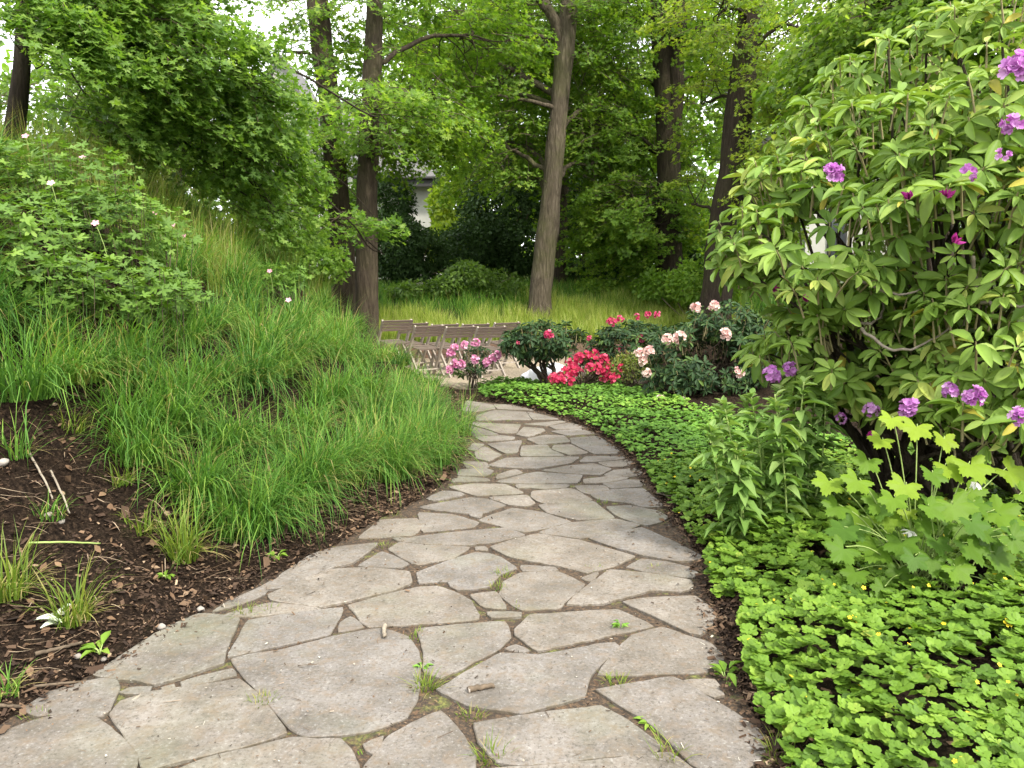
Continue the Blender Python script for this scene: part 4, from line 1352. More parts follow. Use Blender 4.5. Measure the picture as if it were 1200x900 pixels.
# ------------------------------------------------------------------ cranesbill on the bank
def flower_on_stem(root, top, foot, size, mat, name="flower", flat=True, rng=None):
    m = MB(); m.tube(smooth_line([foot, (foot + top) / 2 + np.array([.02, 0, .02]), top], 6), .0025, 5)
    st = m.build("flower_stem", M['stem_green'], root)
    m = MB()
    t = T_FLAT if flat else T_FLORET
    n = unit(np.array([[.1, -.7, .6]]))
    X, Yv, Z = frame_up(n, rng)
    m.inst(t[0], t[1], top[None], X, Yv, Z, np.array([size]), np.array([rng.uniform(.2, .9)]))
    m.build(name, M[mat], root)


def cranesbill(label, blobs, flowers, seed):
    rng = np.random.default_rng(seed)
    c0 = blobs[0][0]
    b = on(c0[0], c0[1] + .15)
    root = thing("cranesbill", label, "plant", b, "cranesbill clumps on the left bank")
    mb, sm = MB(), MB()
    for (c, r, n) in blobs:
        c = np.asarray(c); r = np.asarray(r)
        q = in_ball(rng, n, .25)
        P = c + q * r
        N = np.array([0, -.25, 1.0]) + q * .6 + rng.normal(0, .28, P.shape)
        D = unit(rng.normal(0, 1, P.shape)) + q * .8; D[:, 2] *= .3; D[:, 2] -= .15
        X, Yv, Z = frames(D, N)
        mb.inst(T_CRANES[0], T_CRANES[1], P, X, Yv, Z, .095 * rng.uniform(.6, 1.25, n), np.clip(.5 + .15 * noise3(P, 6) + rng.normal(0, .17, n), 0, .94), rng.uniform(0, .35, n))
        for p in P[::9]:
            g = on(p[0] * .9 + c[0] * .1, p[1] + .1)
            sm.tube([g, (g + p) / 2 + rng.normal(0, .015, 3), p], .002, 4, cap=False)
    mb.build("foliage", M['cranesbill'], root, False, (sm, M['twig']))
    for (px, py, Y) in flowers:
        p = GT(px, py + 30)
        if p[1] < 10: Y = p[1] - .75
        t = AT(px, py, Y)
        flower_on_stem(root, t, t + np.array([rng.normal(0, .03), .05, -.42]), .031, 'cranes_pink', rng=rng)


def cb(px, py, dz, rx, ry, rz, n):
    p = GT(px, py)
    return (p + np.array([0, 0, dz]), (rx, ry, rz), n)


cranesbill("large cranesbill mound in the middle of the upper bank, pink flowers along its top", [cb(110, 300, .20, .8, .55, .36, 1150), cb(60, 250, .24, .75, .5, .38, 950)], [(30, 160, 6.4), (88, 190, 6.6), (97, 185, 6.7), (133, 205, 6.8), (146, 228, 6.8), (182, 250, 6.9), (60, 215, 6.3), (112, 262, 6.4)], 61)
cranesbill("cranesbill at the far left over a dark hollow, one yellowing leaf", [cb(10, 320, .2, .5, .45, .3, 480)], [], 62)
cranesbill("cranesbill below the large mound, merging into the sedge", [cb(120, 370, .16, .65, .4, .26, 620), cb(190, 368, .14, .35, .3, .22, 280), cb(40, 365, .16, .5, .35, .24, 380)], [(202, 264, 7.4), (215, 277, 7.5)], 63)
cranesbill("small cranesbill near the crest in the right part of the bank, two pink flowers", [cb(325, 357, .30, .4, .3, .2, 240)], [(316, 318, 8.2), (338, 352, 7.9)], 64)
cranesbill("cranesbill at the left edge on top of the bank under the maple", [cb(15, 215, .2, .5, .4, .25, 300)], [], 65)


# ------------------------------------------------------------------ rhododendrons
def truss(root, c, n, R, rng, mat, k=14, size=.035, name="flower_cluster", half=True):
    """A round head of funnel flowers."""
    n = unit(np.asarray(n, float))
    d = sph(rng, k * 3)
    d = d[d @ n > (-.15 if half else -1)][:k]
    m = MB()
    X, Yv, Z = frame_up(unit(d + .15 * n), rng)
    m.inst(T_FLORET[0], T_FLORET[1], np.asarray(c) + d * (R * rng.uniform(.3, .7, (len(d), 1))), X, Yv, Z, size * rng.uniform(.8, 1.15, len(d)), np.clip(rng.normal(.5, .25, len(d)), 0, 1))
    return m.build(name, M[mat], root)


def bud(root, c, n, R, rng, mat='bud'):
    d = unit(rng.normal(0, .45, (9, 3)) + np.asarray(n))
    m = MB()
    X, Yv, Z = frames(d, rng.normal(0, 1, d.shape))
    m.inst(T_LANCE[0] * np.array([1.2, 1, 1.6]), T_LANCE[1], np.asarray(c) - d * R * .3, X, Yv, Z, R * 1.5 * rng.uniform(.8, 1.2, 9), rng.uniform(0, 1, 9), np.full(9, -.3))
    m.build("flower_bud", M[mat], root)


def rosettes(mb, sm, O, n, rng, leaf_len, K=9, dark=0.0, droop=(.0, .32)):
    S = len(O)
    n = unit(n)
    X0, Y0, _ = frame_up(n, rng)
    a = (np.arange(K) / K * 2 * pi)[None] + rng.normal(0, .22, (S, K))
    a = a + rng.uniform(0, 6.28, (S, 1))
    el = rng.normal(.02, .30, (S, K))
    rad = np.cos(a)[..., None] * X0[:, None] + np.sin(a)[..., None] * Y0[:, None]
    D = rad * np.cos(el)[..., None] + n[:, None] * np.sin(el)[..., None]
    D[..., 2] -= .08
    N = n[:, None] * np.cos(el)[..., None] - rad * np.sin(el)[..., None] + rng.normal(0, .18, (S, K, 3))
    P = O[:, None] + D * leaf_len * .10
    X, Yv, Z = frames(D.reshape(-1, 3), N.reshape(-1, 3))
    bv = rng.normal(0, .12, (S, 1))
    v = np.clip(.48 - dark + bv * 1.6 + rng.normal(0, .19, (S, K)), 0, .93)
    v = np.where(rng.uniform(0, 1, (S, K)) < .012, 1, v)
    mb.inst(T_RHODO[0], T_RHODO[1], P.reshape(-1, 3), X, Yv, Z, leaf_len * rng.uniform(.5, 1.2, S * K) * np.repeat(rng.uniform(.8, 1.12, S), K), v.ravel(), rng.uniform(droop[0], droop[1], S * K))
    if sm is not None:
        for o, q in zip(O, n):
            sm.tube([o - q * leaf_len * 1.1 - [0, 0, .04], o - q * leaf_len * .4, o + q * leaf_len * .12], [.006, .005, .003], 5, cap=False)


def rhododendron(label, base_pts, blobs, seed, leaf, leaf_len, flowers, group=None, K=9, stem_r=.025, inner=.5, cut=-.5, nstem=7, thin=None, facing=(0, -.30, .85)):
    """blobs: (centre, radii, rosettes); flowers: (point, matname, radius, kind)."""
    rng = np.random.default_rng(seed)
    base_pts = np.asarray(base_pts, float)
    root = thing("rhododendron_bush", label, "shrub", base_pts[0], group)
    mb, tw = MB(), MB()
    for (c, r, ns) in blobs:
        c = np.asarray(c, float); r = np.asarray(r, float)
        q = in_ball(rng, ns, inner)
        O = c + q * r
        keep = (noise3(O, 2.4 / max(r[0], .3)) > cut) & (O[:, 2] > height(O[:, 0], O[:, 1]) + .07)
        if thin is not None:
            ox, oy = project(O)
            keep &= (((ox - thin[0]) / thin[2]) ** 2 + ((oy - thin[1]) / thin[3]) ** 2 > 1) | (rng.uniform(0, 1, len(O)) < .12)
        O, q = O[keep], q[keep]
        nn = unit(q / r) * .75 + np.asarray(facing) + rng.normal(0, .22, O.shape)
        rosettes(mb, tw, O, nn, rng, leaf_len, K)
        for o in O[::max(1, len(O) // nstem)]:
            b = base_pts[rng.integers(len(base_pts))] + rng.normal(0, .02, 3)
            m1 = b * .55 + c * .45 + rng.normal(0, .1, 3) * r
            m1[2] = max(m1[2], b[2] + .05)
            sm = MB(); sm.tube(smooth_line([b, m1, (m1 + o) / 2 + rng.normal(0, .06, 3), o - [0, 0, .05]], 12, .006, rng), np.linspace(stem_r * rng.uniform(.5, 1), .005, 12), 6, cap=False)
            sm.build('stem', M['bark'], root)
    mb.build("foliage", M[leaf], root, True, (tw, M['stem_tan']))
    for (p, mt, R, kind) in flowers:
        n = np.array([rng.normal(0, .3), -.7, .6])
        p = np.asarray(p, float)
        if kind == 'bud': bud(root, p, unit(n), R, rng)
        else: truss(root, p, n, R, rng, mt, k=int(kind * 1.7), size=R * .5)
    return root


def big_rhododendron():
    Fl = []
    for px, py, Y, R, k in [(1192, 82, 3.3, .075, 20), (975, 205, 3.7, .058, 18), (1186, 146, 3.45, .05, 12), (1175, 182, 3.5, .035, 8), (1134, 203, 3.6, .045, 9), (1065, 478, 3.75, .055, 15), (1113, 458, 3.7, .045, 12), (1141, 466, 3.6, .055, 15), (1196, 489, 3.4, .05, 12), (903, 439, 4.5, .062, 18), (925, 433, 4.55, .05, 14), (1020, 481, 4.3, .05, 9), (984, 491, 4.5, .04, 7)]:
        Fl.append((AT(px, py, Y), 'purple', R, k))
    for px, py, Y in [(1065, 232, 3.6), (1118, 282, 3.5), (1110, 229, 3.65), (1018, 511, 3.9), (907, 340, 4.4), (945, 352, 4.2)]:
        Fl.append((AT(px, py, Y), 'bud', .032, 'bud'))
    bs = [on(2.75, 4.7), on(2.95, 4.9), on(2.5, 4.95), on(3.2, 4.6)]
    B = [bl(1120, 260, 4.3, 140, 110, .8, 190), bl(960, 300, 4.7, 95, 80, .75, 140), bl(1150, 400, 4.1, 110, 90, .65, 140), bl(1020, 400, 4.6, 110, 85, .65, 125), bl(1200, 130, 4.2, 120, 80, .8, 120), bl(1060, 180, 4.7, 115, 75, .8, 125), bl(880, 290, 4.9, 45, 50, .4, 40), bl(930, 215, 5.0, 60, 45, .5, 50), bl(1250, 330, 4.0, 110, 160, .8, 80), bl(1150, 485, 3.9, 80, 32, .4, 26), bl(950, 420, 5.0, 80, 55, .5, 60), bl(1060, 95, 5.3, 100, 45, .7, 75), bl(1150, 40, 5.0, 100, 50, .7, 75), bl(970, 150, 5.5, 60, 40, .5, 45)]
    r = rhododendron("huge rhododendron with long light green leaf whorls and purple flower heads at right", bs, B, 71, 'rhodo', .13, Fl, None, 9, .03, .5, -.42, 5, (968, 268, 42, 42), (-.05, -.32, 1.0))
    # bare grey branches showing between the leaves
    m = MB()
    rng = np.random.default_rng(72)
    for pts in [[(1010, 385, 4.2), (1045, 410, 4.05), (1080, 405, 4.0), (1112, 385, 4.0)], [(1000, 325, 4.2), (1050, 345, 4.1), (1090, 335, 4.1)], [(1140, 300, 3.9), (1142, 345, 3.95), (1125, 385, 4.1)], [(1150, 355, 3.9), (1190, 360, 3.7), (1230, 345, 3.6)], [(1115, 455, 3.9), (1120, 437, 3.9), (1160, 430, 3.8)], [(1000, 380, 4.3), (1030, 375, 4.25), (1035, 350, 4.3)]]:
        m.tube(smooth_line([AT(*p) for p in pts], 14, .006, rng), np.linspace(.010, .004, 14), 6, cap=False)
    m.build("bare_branch", M['twig_pale'], r)


big_rhododendron()


def mid_rhododendrons():
    Y = 11.6
    g = "flowering shrubs beyond the path bend"
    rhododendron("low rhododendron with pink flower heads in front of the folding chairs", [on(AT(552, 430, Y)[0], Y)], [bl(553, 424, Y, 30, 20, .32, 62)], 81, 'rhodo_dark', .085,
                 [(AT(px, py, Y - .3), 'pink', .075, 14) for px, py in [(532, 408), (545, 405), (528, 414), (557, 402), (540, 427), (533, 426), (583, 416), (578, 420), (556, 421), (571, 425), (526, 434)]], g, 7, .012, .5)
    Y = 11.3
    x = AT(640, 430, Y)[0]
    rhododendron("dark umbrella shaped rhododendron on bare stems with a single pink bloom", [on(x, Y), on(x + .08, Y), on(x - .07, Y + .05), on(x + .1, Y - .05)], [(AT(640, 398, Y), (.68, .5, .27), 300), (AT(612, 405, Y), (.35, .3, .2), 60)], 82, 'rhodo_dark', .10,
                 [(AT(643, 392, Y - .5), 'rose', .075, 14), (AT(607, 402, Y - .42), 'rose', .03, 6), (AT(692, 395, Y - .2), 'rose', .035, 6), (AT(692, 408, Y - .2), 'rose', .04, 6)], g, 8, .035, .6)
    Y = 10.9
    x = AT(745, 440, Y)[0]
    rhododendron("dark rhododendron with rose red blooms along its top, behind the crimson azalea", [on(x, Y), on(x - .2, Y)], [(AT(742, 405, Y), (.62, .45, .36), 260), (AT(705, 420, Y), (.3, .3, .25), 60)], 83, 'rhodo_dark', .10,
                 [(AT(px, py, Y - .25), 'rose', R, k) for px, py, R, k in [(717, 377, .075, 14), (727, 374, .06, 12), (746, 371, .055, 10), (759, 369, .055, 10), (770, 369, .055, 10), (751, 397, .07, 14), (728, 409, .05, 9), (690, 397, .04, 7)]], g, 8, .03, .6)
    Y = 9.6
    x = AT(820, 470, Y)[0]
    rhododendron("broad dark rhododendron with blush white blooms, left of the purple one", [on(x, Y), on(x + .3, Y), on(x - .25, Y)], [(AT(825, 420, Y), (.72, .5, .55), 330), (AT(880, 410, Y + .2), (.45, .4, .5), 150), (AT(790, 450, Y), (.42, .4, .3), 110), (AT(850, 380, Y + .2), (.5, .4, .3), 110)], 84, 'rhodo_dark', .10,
                 [(AT(px, py, Y - d), 'blush', R, k) for px, py, d, R, k in [(782, 398, .45, .075, 14), (797, 396, .45, .085, 16), (750, 415, .5, .075, 13), (761, 413, .5, .085, 16), (754, 424, .5, .07, 13), (758, 437, .5, .065, 12), (850, 392, .45, .08, 15), (816, 361, .3, .075, 14), (837, 359, .3, .075, 13), (774, 468, .5, .065, 12), (912, 404, .5, .08, 12), (865, 436, .5, .075, 10), (800, 468, .5, .04, 6)]], g, 8, .03, .55)


mid_rhododendrons()


def azaleas():
    rng = np.random.default_rng(91)
    Y = 10.75
    c = AT(683, 436, Y)
    b = on(c[0], Y)
    root = thing("azalea_bush", "low azalea smothered in crimson flowers at the edge of the ground cover", "shrub", b, "flowering shrubs beyond the path bend")
    sm, mb = MB(), MB()
    for k in range(60):
        t = rng.uniform(-1, 1); u = rng.uniform(-1, 1)
        p = np.array([c[0] + t * .42, Y + u * .3, b[2] + .09 + max(0., .42 - .35 * (t - .25) ** 2 - .3 * u * u) * rng.uniform(.5, 1)])
        sm.tube([b + [rng.normal(0, .05), rng.normal(0, .05), 0], (b + p) / 2 + [0, 0, .02], p], [.008, .006, .003], 5, cap=False)
        P = p + rng.normal(0, .05, (10, 3))
        X, Yv, Z = frames(rng.normal(0, 1, (10, 3)) + [0, 0, .4], rng.normal(0, .5, (10, 3)) + [0, 0, 1])
        mb.inst(T_OVAL[0], T_OVAL[1], P, X, Yv, Z, np.full(10, .05), rng.uniform(.2, .8, 10))
        truss(root, p + [0, -.02, .03], (0, -.6, .8), .075, rng, 'crimson', k=8, size=.048)
    sm.build("stems", M['twig'], root)
    mb.build("foliage", M['azalea'], root, smooth=False)
    Y = 10.2
    c = AT(738, 430, Y)
    b = on(c[0], Y)
    root = thing("azalea_bush", "small yellow green azalea with a few red flowers on thin stems", "shrub", b, "flowering shrubs beyond the path bend")
    sm, mb = MB(), MB()
    q = in_ball(rng, 900, .3)
    P = c + q * np.array([.28, .25, .2])
    X, Yv, Z = frames(q + rng.normal(0, .6, P.shape) + [0, 0, .3], rng.normal(0, .5, P.shape) + [0, 0, 1])
    mb.inst(T_OVAL[0], T_OVAL[1], P, X, Yv, Z, .042 * rng.uniform(.6, 1.2, len(P)), np.clip(rng.normal(.5, .25, len(P)), 0, 1))
    for p in P[::40]: sm.tube(smooth_line([b, (b + p) / 2 + rng.normal(0, .03, 3), p], 7), np.linspace(.01, .003, 7), 5, cap=False)
    sm.build("stems", M['twig'], root)
    mb.build("foliage", M['azalea'], root, smooth=False)
    for px, py in [(722, 441), (728, 432), (716, 445)]:
        truss(root, AT(px, py, Y - .2), (0, -.7, .6), .06, rng, 'crimson', k=6, size=.04)


azaleas()


# ------------------------------------------------------------------ ground cover on the right
COVER_EDGE = [(920, 960), (912, 880), (878, 812), (872, 745), (862, 712), (828, 702), (822, 668), (800, 628), (772, 592), (748, 556), (722, 522), (690, 502), (655, 490), (610, 478), (565, 466), (556, 452), (560, 440), (700, 444), (760, 462), (830, 482), (900, 500), (1000, 520), (1320, 560), (1500, 960)]


def ground_cover():
    rng = np.random.default_rng(101)
    def lay(n, region, mat, name, label, size, hgt, holes):
        y = rng.uniform(region[2], region[3], n)
        x = rng.uniform(region[0], region[1], n)
        z = height(x, y)
        P = np.stack([x, y, z], 1)
        px, py = project(P)
        wob = 9 * noise2(x, y, 4.0)
        ok = inside(COVER_EDGE, px + wob, py + wob * .6)
        ok &= (x - edge_r(y) > .03) | (y > 10.2)
        for hx, hy, rx, ry in holes:
            ok &= ((px - hx) / rx) ** 2 + ((py - hy) / ry) ** 2 > 1
        ok &= noise2(x, y, 3.2) > -1.3
        P = P[ok]
        n = len(P)
        up = hgt * (.45 + .55 * (.5 + .5 * np.clip(noise2(P[:, 0], P[:, 1], 5.5), -1, 1))) * rng.uniform(.35, 1.0, n)
        C = P.copy(); C[:, 2] += up
        mb, sm = MB(), MB()
        tilt = rng.normal(0, .26, (n, 3)); tilt[:, 2] = 1; tilt[:, 1] -= .12
        X, Yv, Z = frame_up(unit(tilt), rng)
        sz = size * rng.uniform(.45, 1.25, n) * (1 + .2 * np.clip(noise2(P[:, 0], P[:, 1], 3.1), -1, 1))
        base_v = np.clip(.42 + .26 * noise2(P[:, 0], P[:, 1], 2.6) + rng.normal(0, .19, n), 0, .97)
        for k in range(3):                                 # three leaflets
            a = (k - 1) * 2.0 + rng.normal(0, .12, n)
            D = Yv * np.cos(a)[:, None] + X * np.sin(a)[:, None]
            N = Z - D * rng.uniform(-.05, .35, n)[:, None] + rng.normal(0, .12, (n, 3))
            x2, y2, z2 = frames(D, N)
            mb.inst(T_TRI[0], T_TRI[1], C + D * (sz * .04)[:, None], x2, y2, z2, sz * .74, np.clip(base_v + rng.normal(0, .06, n), 0, 1), rng.uniform(0, .25, n))
        o = mb.build(name, M[mat], None, smooth=False)
        tag(o, label, "ground cover", None, "stuff")
        return P, C
    P, C = lay(20000, (.6, 4.2, 1.5, 6.2), 'cover', "strawberry_cover", "bright green three lobed ground cover right of the near path", .072, .14,
               [(1110, 692, 50, 14), (1150, 785, 36, 9), (1045, 752, 16, 7), (1060, 585, 50, 16), (955, 660, 16, 6), (1110, 850, 14, 5)])
    # small yellow flowers among the near leaves
    mb, sm = MB(), MB()
    k = rng.choice(len(C), 230, replace=False)
    f = C[k] + np.array([0, 0, .03]) + rng.normal(0, .012, (len(k), 3))
    X, Yv, Z = frame_up(unit(rng.normal(0, .4, f.shape) + [0, -.4, 1]), rng)
    mb.inst(T_FLAT[0], T_FLAT[1], f, X, Yv, Z, .0095 * rng.uniform(.6, 1.2, len(k)), rng.uniform(0, 1, len(k)))
    o = mb.build("tiny_yellow_flowers", M['yellow'], None)
    tag(o, "tiny yellow blossoms scattered over the near ground cover", "flowers", None, "stuff")
    lay(26000, (-1.0, 4.2, 5.6, 11.9), 'cover_far', "deep_green_cover", "deeper green ground cover between the path bend and the shrubs", .058, .12, [])
    # three open yellow flowers
    for px, py, lab in [(1098, 684, "open yellow flower in front of the bare soil under the lobed leaf plant"), (998, 744, "open yellow flower in the middle of the near ground cover"), (1178, 746, "open yellow flower at the right edge of the ground cover")]:
        c = GT(px, py + 12)
        t = c + np.array([0, 0, .09])
        root = thing("yellow_flower", lab, "flower", c, "single yellow flowers")
        flower_on_stem(root, t, c, .02, 'yellow', rng=rng)


ground_cover()


# ------------------------------------------------------------------ tall perennial and lobed leaf plant
def perennial():
    rng = np.random.default_rng(111)
    Y0 = 4.45
    root = thing("tall_perennial", "tall leafy perennial with many upright pale stems beside the path", "plant", on(AT(890, 600, Y0)[0], Y0))
    SP = [(852, 640, 832, 500), (860, 645, 843, 480), (876, 632, 848, 472), (884, 650, 873, 470), (892, 622, 880, 462), (905, 640, 917, 455), (915, 628, 935, 452), (930, 632, 942, 448), (945, 615, 958, 445), (925, 640, 908, 462), (900, 655, 893, 500), (870, 660, 862, 520), (952, 620, 968, 470)]
    for k, (bx, by, tx, ty) in enumerate(SP):
        Y = Y0 + rng.uniform(-.25, .3)
        b = on(AT(bx, 600, Y)[0], Y)
        t = AT(tx, ty, Y + rng.normal(0, .08))
        line = smooth_line([b, b * .5 + t * .5 + rng.normal(0, .015, 3), t], 26)
        m = MB(); m.tube(line, np.linspace(.0065, .004, 26), 7)
        st = m.build("stem", M['stem_green'], root)
        mb = MB()
        n = 58
        s = np.concatenate([rng.uniform(.06, .85, n), rng.uniform(.85, 1.0, 20)])
        n = len(s)
        P = line[np.clip((s * 25).astype(int), 0, 25)]
        a = np.arange(n) * 2.4 + rng.normal(0, .3, n)
        el = np.where(s > .85, rng.uniform(.3, 1.1, n), rng.uniform(-.15, .7, n))
        D = np.stack([np.cos(a) * np.cos(el), np.sin(a) * np.cos(el), np.sin(el)], 1)
        N = np.array([0, 0, 1.0]) - D * np.sin(el)[:, None] + rng.normal(0, .2, (n, 3))
        X, Yv, Z = frames(D, N)
        L = np.where(s > .85, rng.uniform(.05, .09, n), rng.uniform(.08, .155, n))
        mb.inst(T_LANCE[0], T_LANCE[1], P, X, Yv, Z, np.stack([L * 1.45, L, L], 1), np.clip(.35 + .35 * s + rng.normal(0, .14, n), 0, 1), np.where(s > .85, .25, rng.uniform(.3, .8, n)))
        mb.build("leaves", M['perennial'], st)


perennial()


def lobed_plant():
    rng = np.random.default_rng(121)
    Y0 = 3.5
    b0 = on(AT(1085, 690, Y0)[0], Y0)
    root = thing("lobed_leaf_plant", "fresh green plant with large maple shaped leaves and white buds at lower right", "plant", b0)
    LV = [(1048, 496, 30, 1), (1077, 505, 38, 1), (1036, 521, 30, .9), (1109, 519, 32, 1), (974, 569, 38, .7), (1009, 569, 38, .7), (1064, 574, 40, .95), (1111, 551, 42, .8), (1139, 549, 46, .8), (1182, 556, 52, .85), (1011, 612, 42, .6), (1043, 610, 38, .6), (1082, 617, 34, .35), (1066, 606, 24, .9), (1118, 596, 50, .45), (1168, 606, 56, .5), (1032, 648, 46, .3), (993, 650, 40, .2), (1136, 645, 46, .2), (1121, 672, 40, .35), (1168, 656, 48, .15), (1196, 635, 48, .3), (1153, 628, 40, .3), (1168, 697, 46, .2), (1095, 560, 34, .4), (1020, 545, 34, .5), (1060, 640, 38, .1), (1100, 640, 36, .1), (1090, 600, 36, .3), (1200, 585, 40, .5), (1135, 580, 40, .6), (1050, 590, 34, .4), (1220, 640, 50, .4), (985, 600, 34, .3), (1075, 660, 34, .1)]
    LV += [(rng.uniform(990, 1200), rng.uniform(590, 700), rng.uniform(30, 44), rng.uniform(0, .35)) for _ in range(22)]
    for px, py, w, v in LV:
        Y = Y0 - .25 + .5 * (700 - py) / 220 * .6 + rng.normal(0, .08)
        c = AT(px, py, Y)
        s = w * Y / 900 * 1.08
        tw = c + np.array([0, .02, .03])
        st = MB()
        foot = b0 + np.array([rng.normal(0, .05), rng.normal(0, .05), 0])
        st.tube(smooth_line([foot, foot * .35 + tw * .65 + np.array([0, 0, .05]), tw], 12), np.linspace(.0036, .002, 12), 6)
        o = st.build("stem", M['stem_green'], root)
        mb = MB()
        D = np.array([[(px - 1090) / 110 + rng.normal(0, .25), -.75, -.55 + rng.normal(0, .15)]])
        N = np.array([[rng.normal(0, .2), -.55, .85]])
        X, Yv, Z = frames(D, N)
        mb.inst(T_ANEMONE[0], T_ANEMONE[1], tw[None], X, Yv, Z, np.array([s]), np.array([np.clip(v + rng.normal(0, .08), 0, 1)]), np.array([.35]))
        mb.build("leaf", M['anemone'], o)
    for px, py in [(1144, 565), (1066, 622)]:
        c = AT(px, py, Y0 - .1)
        m = MB()
        d = unit(rng.normal(0, .5, (8, 3)) + [0, 0, -.7])
        X, Yv, Z = frames(d, rng.normal(0, 1, d.shape))
        m.inst(T_LANCE[0] * np.array([1.5, 1, 1]), T_LANCE[1], np.repeat(c[None], 8, 0), X, Yv, Z, np.full(8, .04), rng.uniform(0, 1, 8))
        st = MB(); st.tube(smooth_line([b0, b0 * .4 + c * .6 + [0, 0, .06], c], 8), .0022, 5)
        m.build("white_bud", M['white'], st.build("stem", M['stem_green'], root))


lobed_plant()

#@@OBJECTS
# ------------------------------------------------------------------ folding chairs
def make_chair():
    root = thing("folding_chair", "x", "chair", (0, 0, 0))
    W = .5
    dirn = np.array([0, 1.0, 0])
    for s in (-1, 1):                                  # long legs: top of the back to the front foot
        m = MB(); m.bar((s * W / 2, -.148, .782), (s * W / 2, .34, 0), .028, .058, (1, 0, 0)); m.build("front_leg", M['wood_leg'], root, False)
    for s in (-1, 1):                                  # short legs: seat front to the rear foot
        m = MB(); m.bar((s * (W / 2 - .03), .20, .44), (s * (W / 2 - .03), -.20, 0), .028, .048, (1, 0, 0)); m.build("rear_leg", M['wood_leg'], root, False)
    m = MB()
    up = unit(np.array([0, -.5, .8]))
    for k in range(4):
        c = np.array([0, -.16, .80]) - up * (.025 + k * .052) + np.array([0, -.026, -.012])
        m.bar(c - [W / 2 + .012, 0, 0], c + [W / 2 + .012, 0, 0], .038, .014, up, var=.35 + .15 * k)
    m.build("backrest", M['wood'], root, False)
    m = MB()
    for k in range(6):
        c = np.array([0, -.13 + k * .066, .425 + k * .006])
        m.bar(c - [W / 2 - .05, 0, 0], c + [W / 2 - .05, 0, 0], .054, .016, (0, 1, .09), var=.3 + .1 * k)
    m.build("seat", M['wood'], root, False)
    m = MB(); m.bar((-W / 2, .27, .11), (W / 2, .27, .11), .03, .02, (0, 1, 0)); m.bar((-W / 2 + .03, -.10, .11), (W / 2 - .03, -.10, .11), .03, .02, (0, 1, 0)); m.build("stretcher", M['wood_leg'], root, False)
    return root


def chairs():
    proto = make_chair()
    kids = list(proto.children)
    rows = []
    f = ["rightmost chair of the near row, next to the pink rhododendron, pale leg in the sun", "second folding chair from the right in the near row", "second folding chair from the left in the near row", "leftmost folding chair of the near row, half behind the sedge"]
    for k in range(4):
        p = AT(571 - k * 36.5, 384, 13.0)
        rows.append((p[0], 13.0, f[k]))
    b = ["far row chair behind the gap right of the rightmost near chair", "far row chair showing between the two rightmost near chairs", "far row chair showing between the two middle near chairs", "far row chair showing between the two leftmost near chairs"]
    for k in range(4):
        p = AT(589 - k * 36.0, 384, 14.1)
        rows.append((p[0], 14.1, b[k]))
    for i, (x, y, lab) in enumerate(rows):
        if i == 0: o = proto
        else:
            o = proto.copy(); COL.objects.link(o)
            for c in kids:
                d = c.copy(); COL.objects.link(d); d.parent = o
        o.location = (x, y, float(height(x, y)) - .005 + .0)
        o.scale = (1.04, 1.04, 1.09)
        o.rotation_euler = (0, 0, radians(34 + (i * 37 % 5 - 2)))
        o["label"] = "slatted wooden " + lab if False else lab
        o["group"] = "wooden folding chairs on the gravel"


chairs()


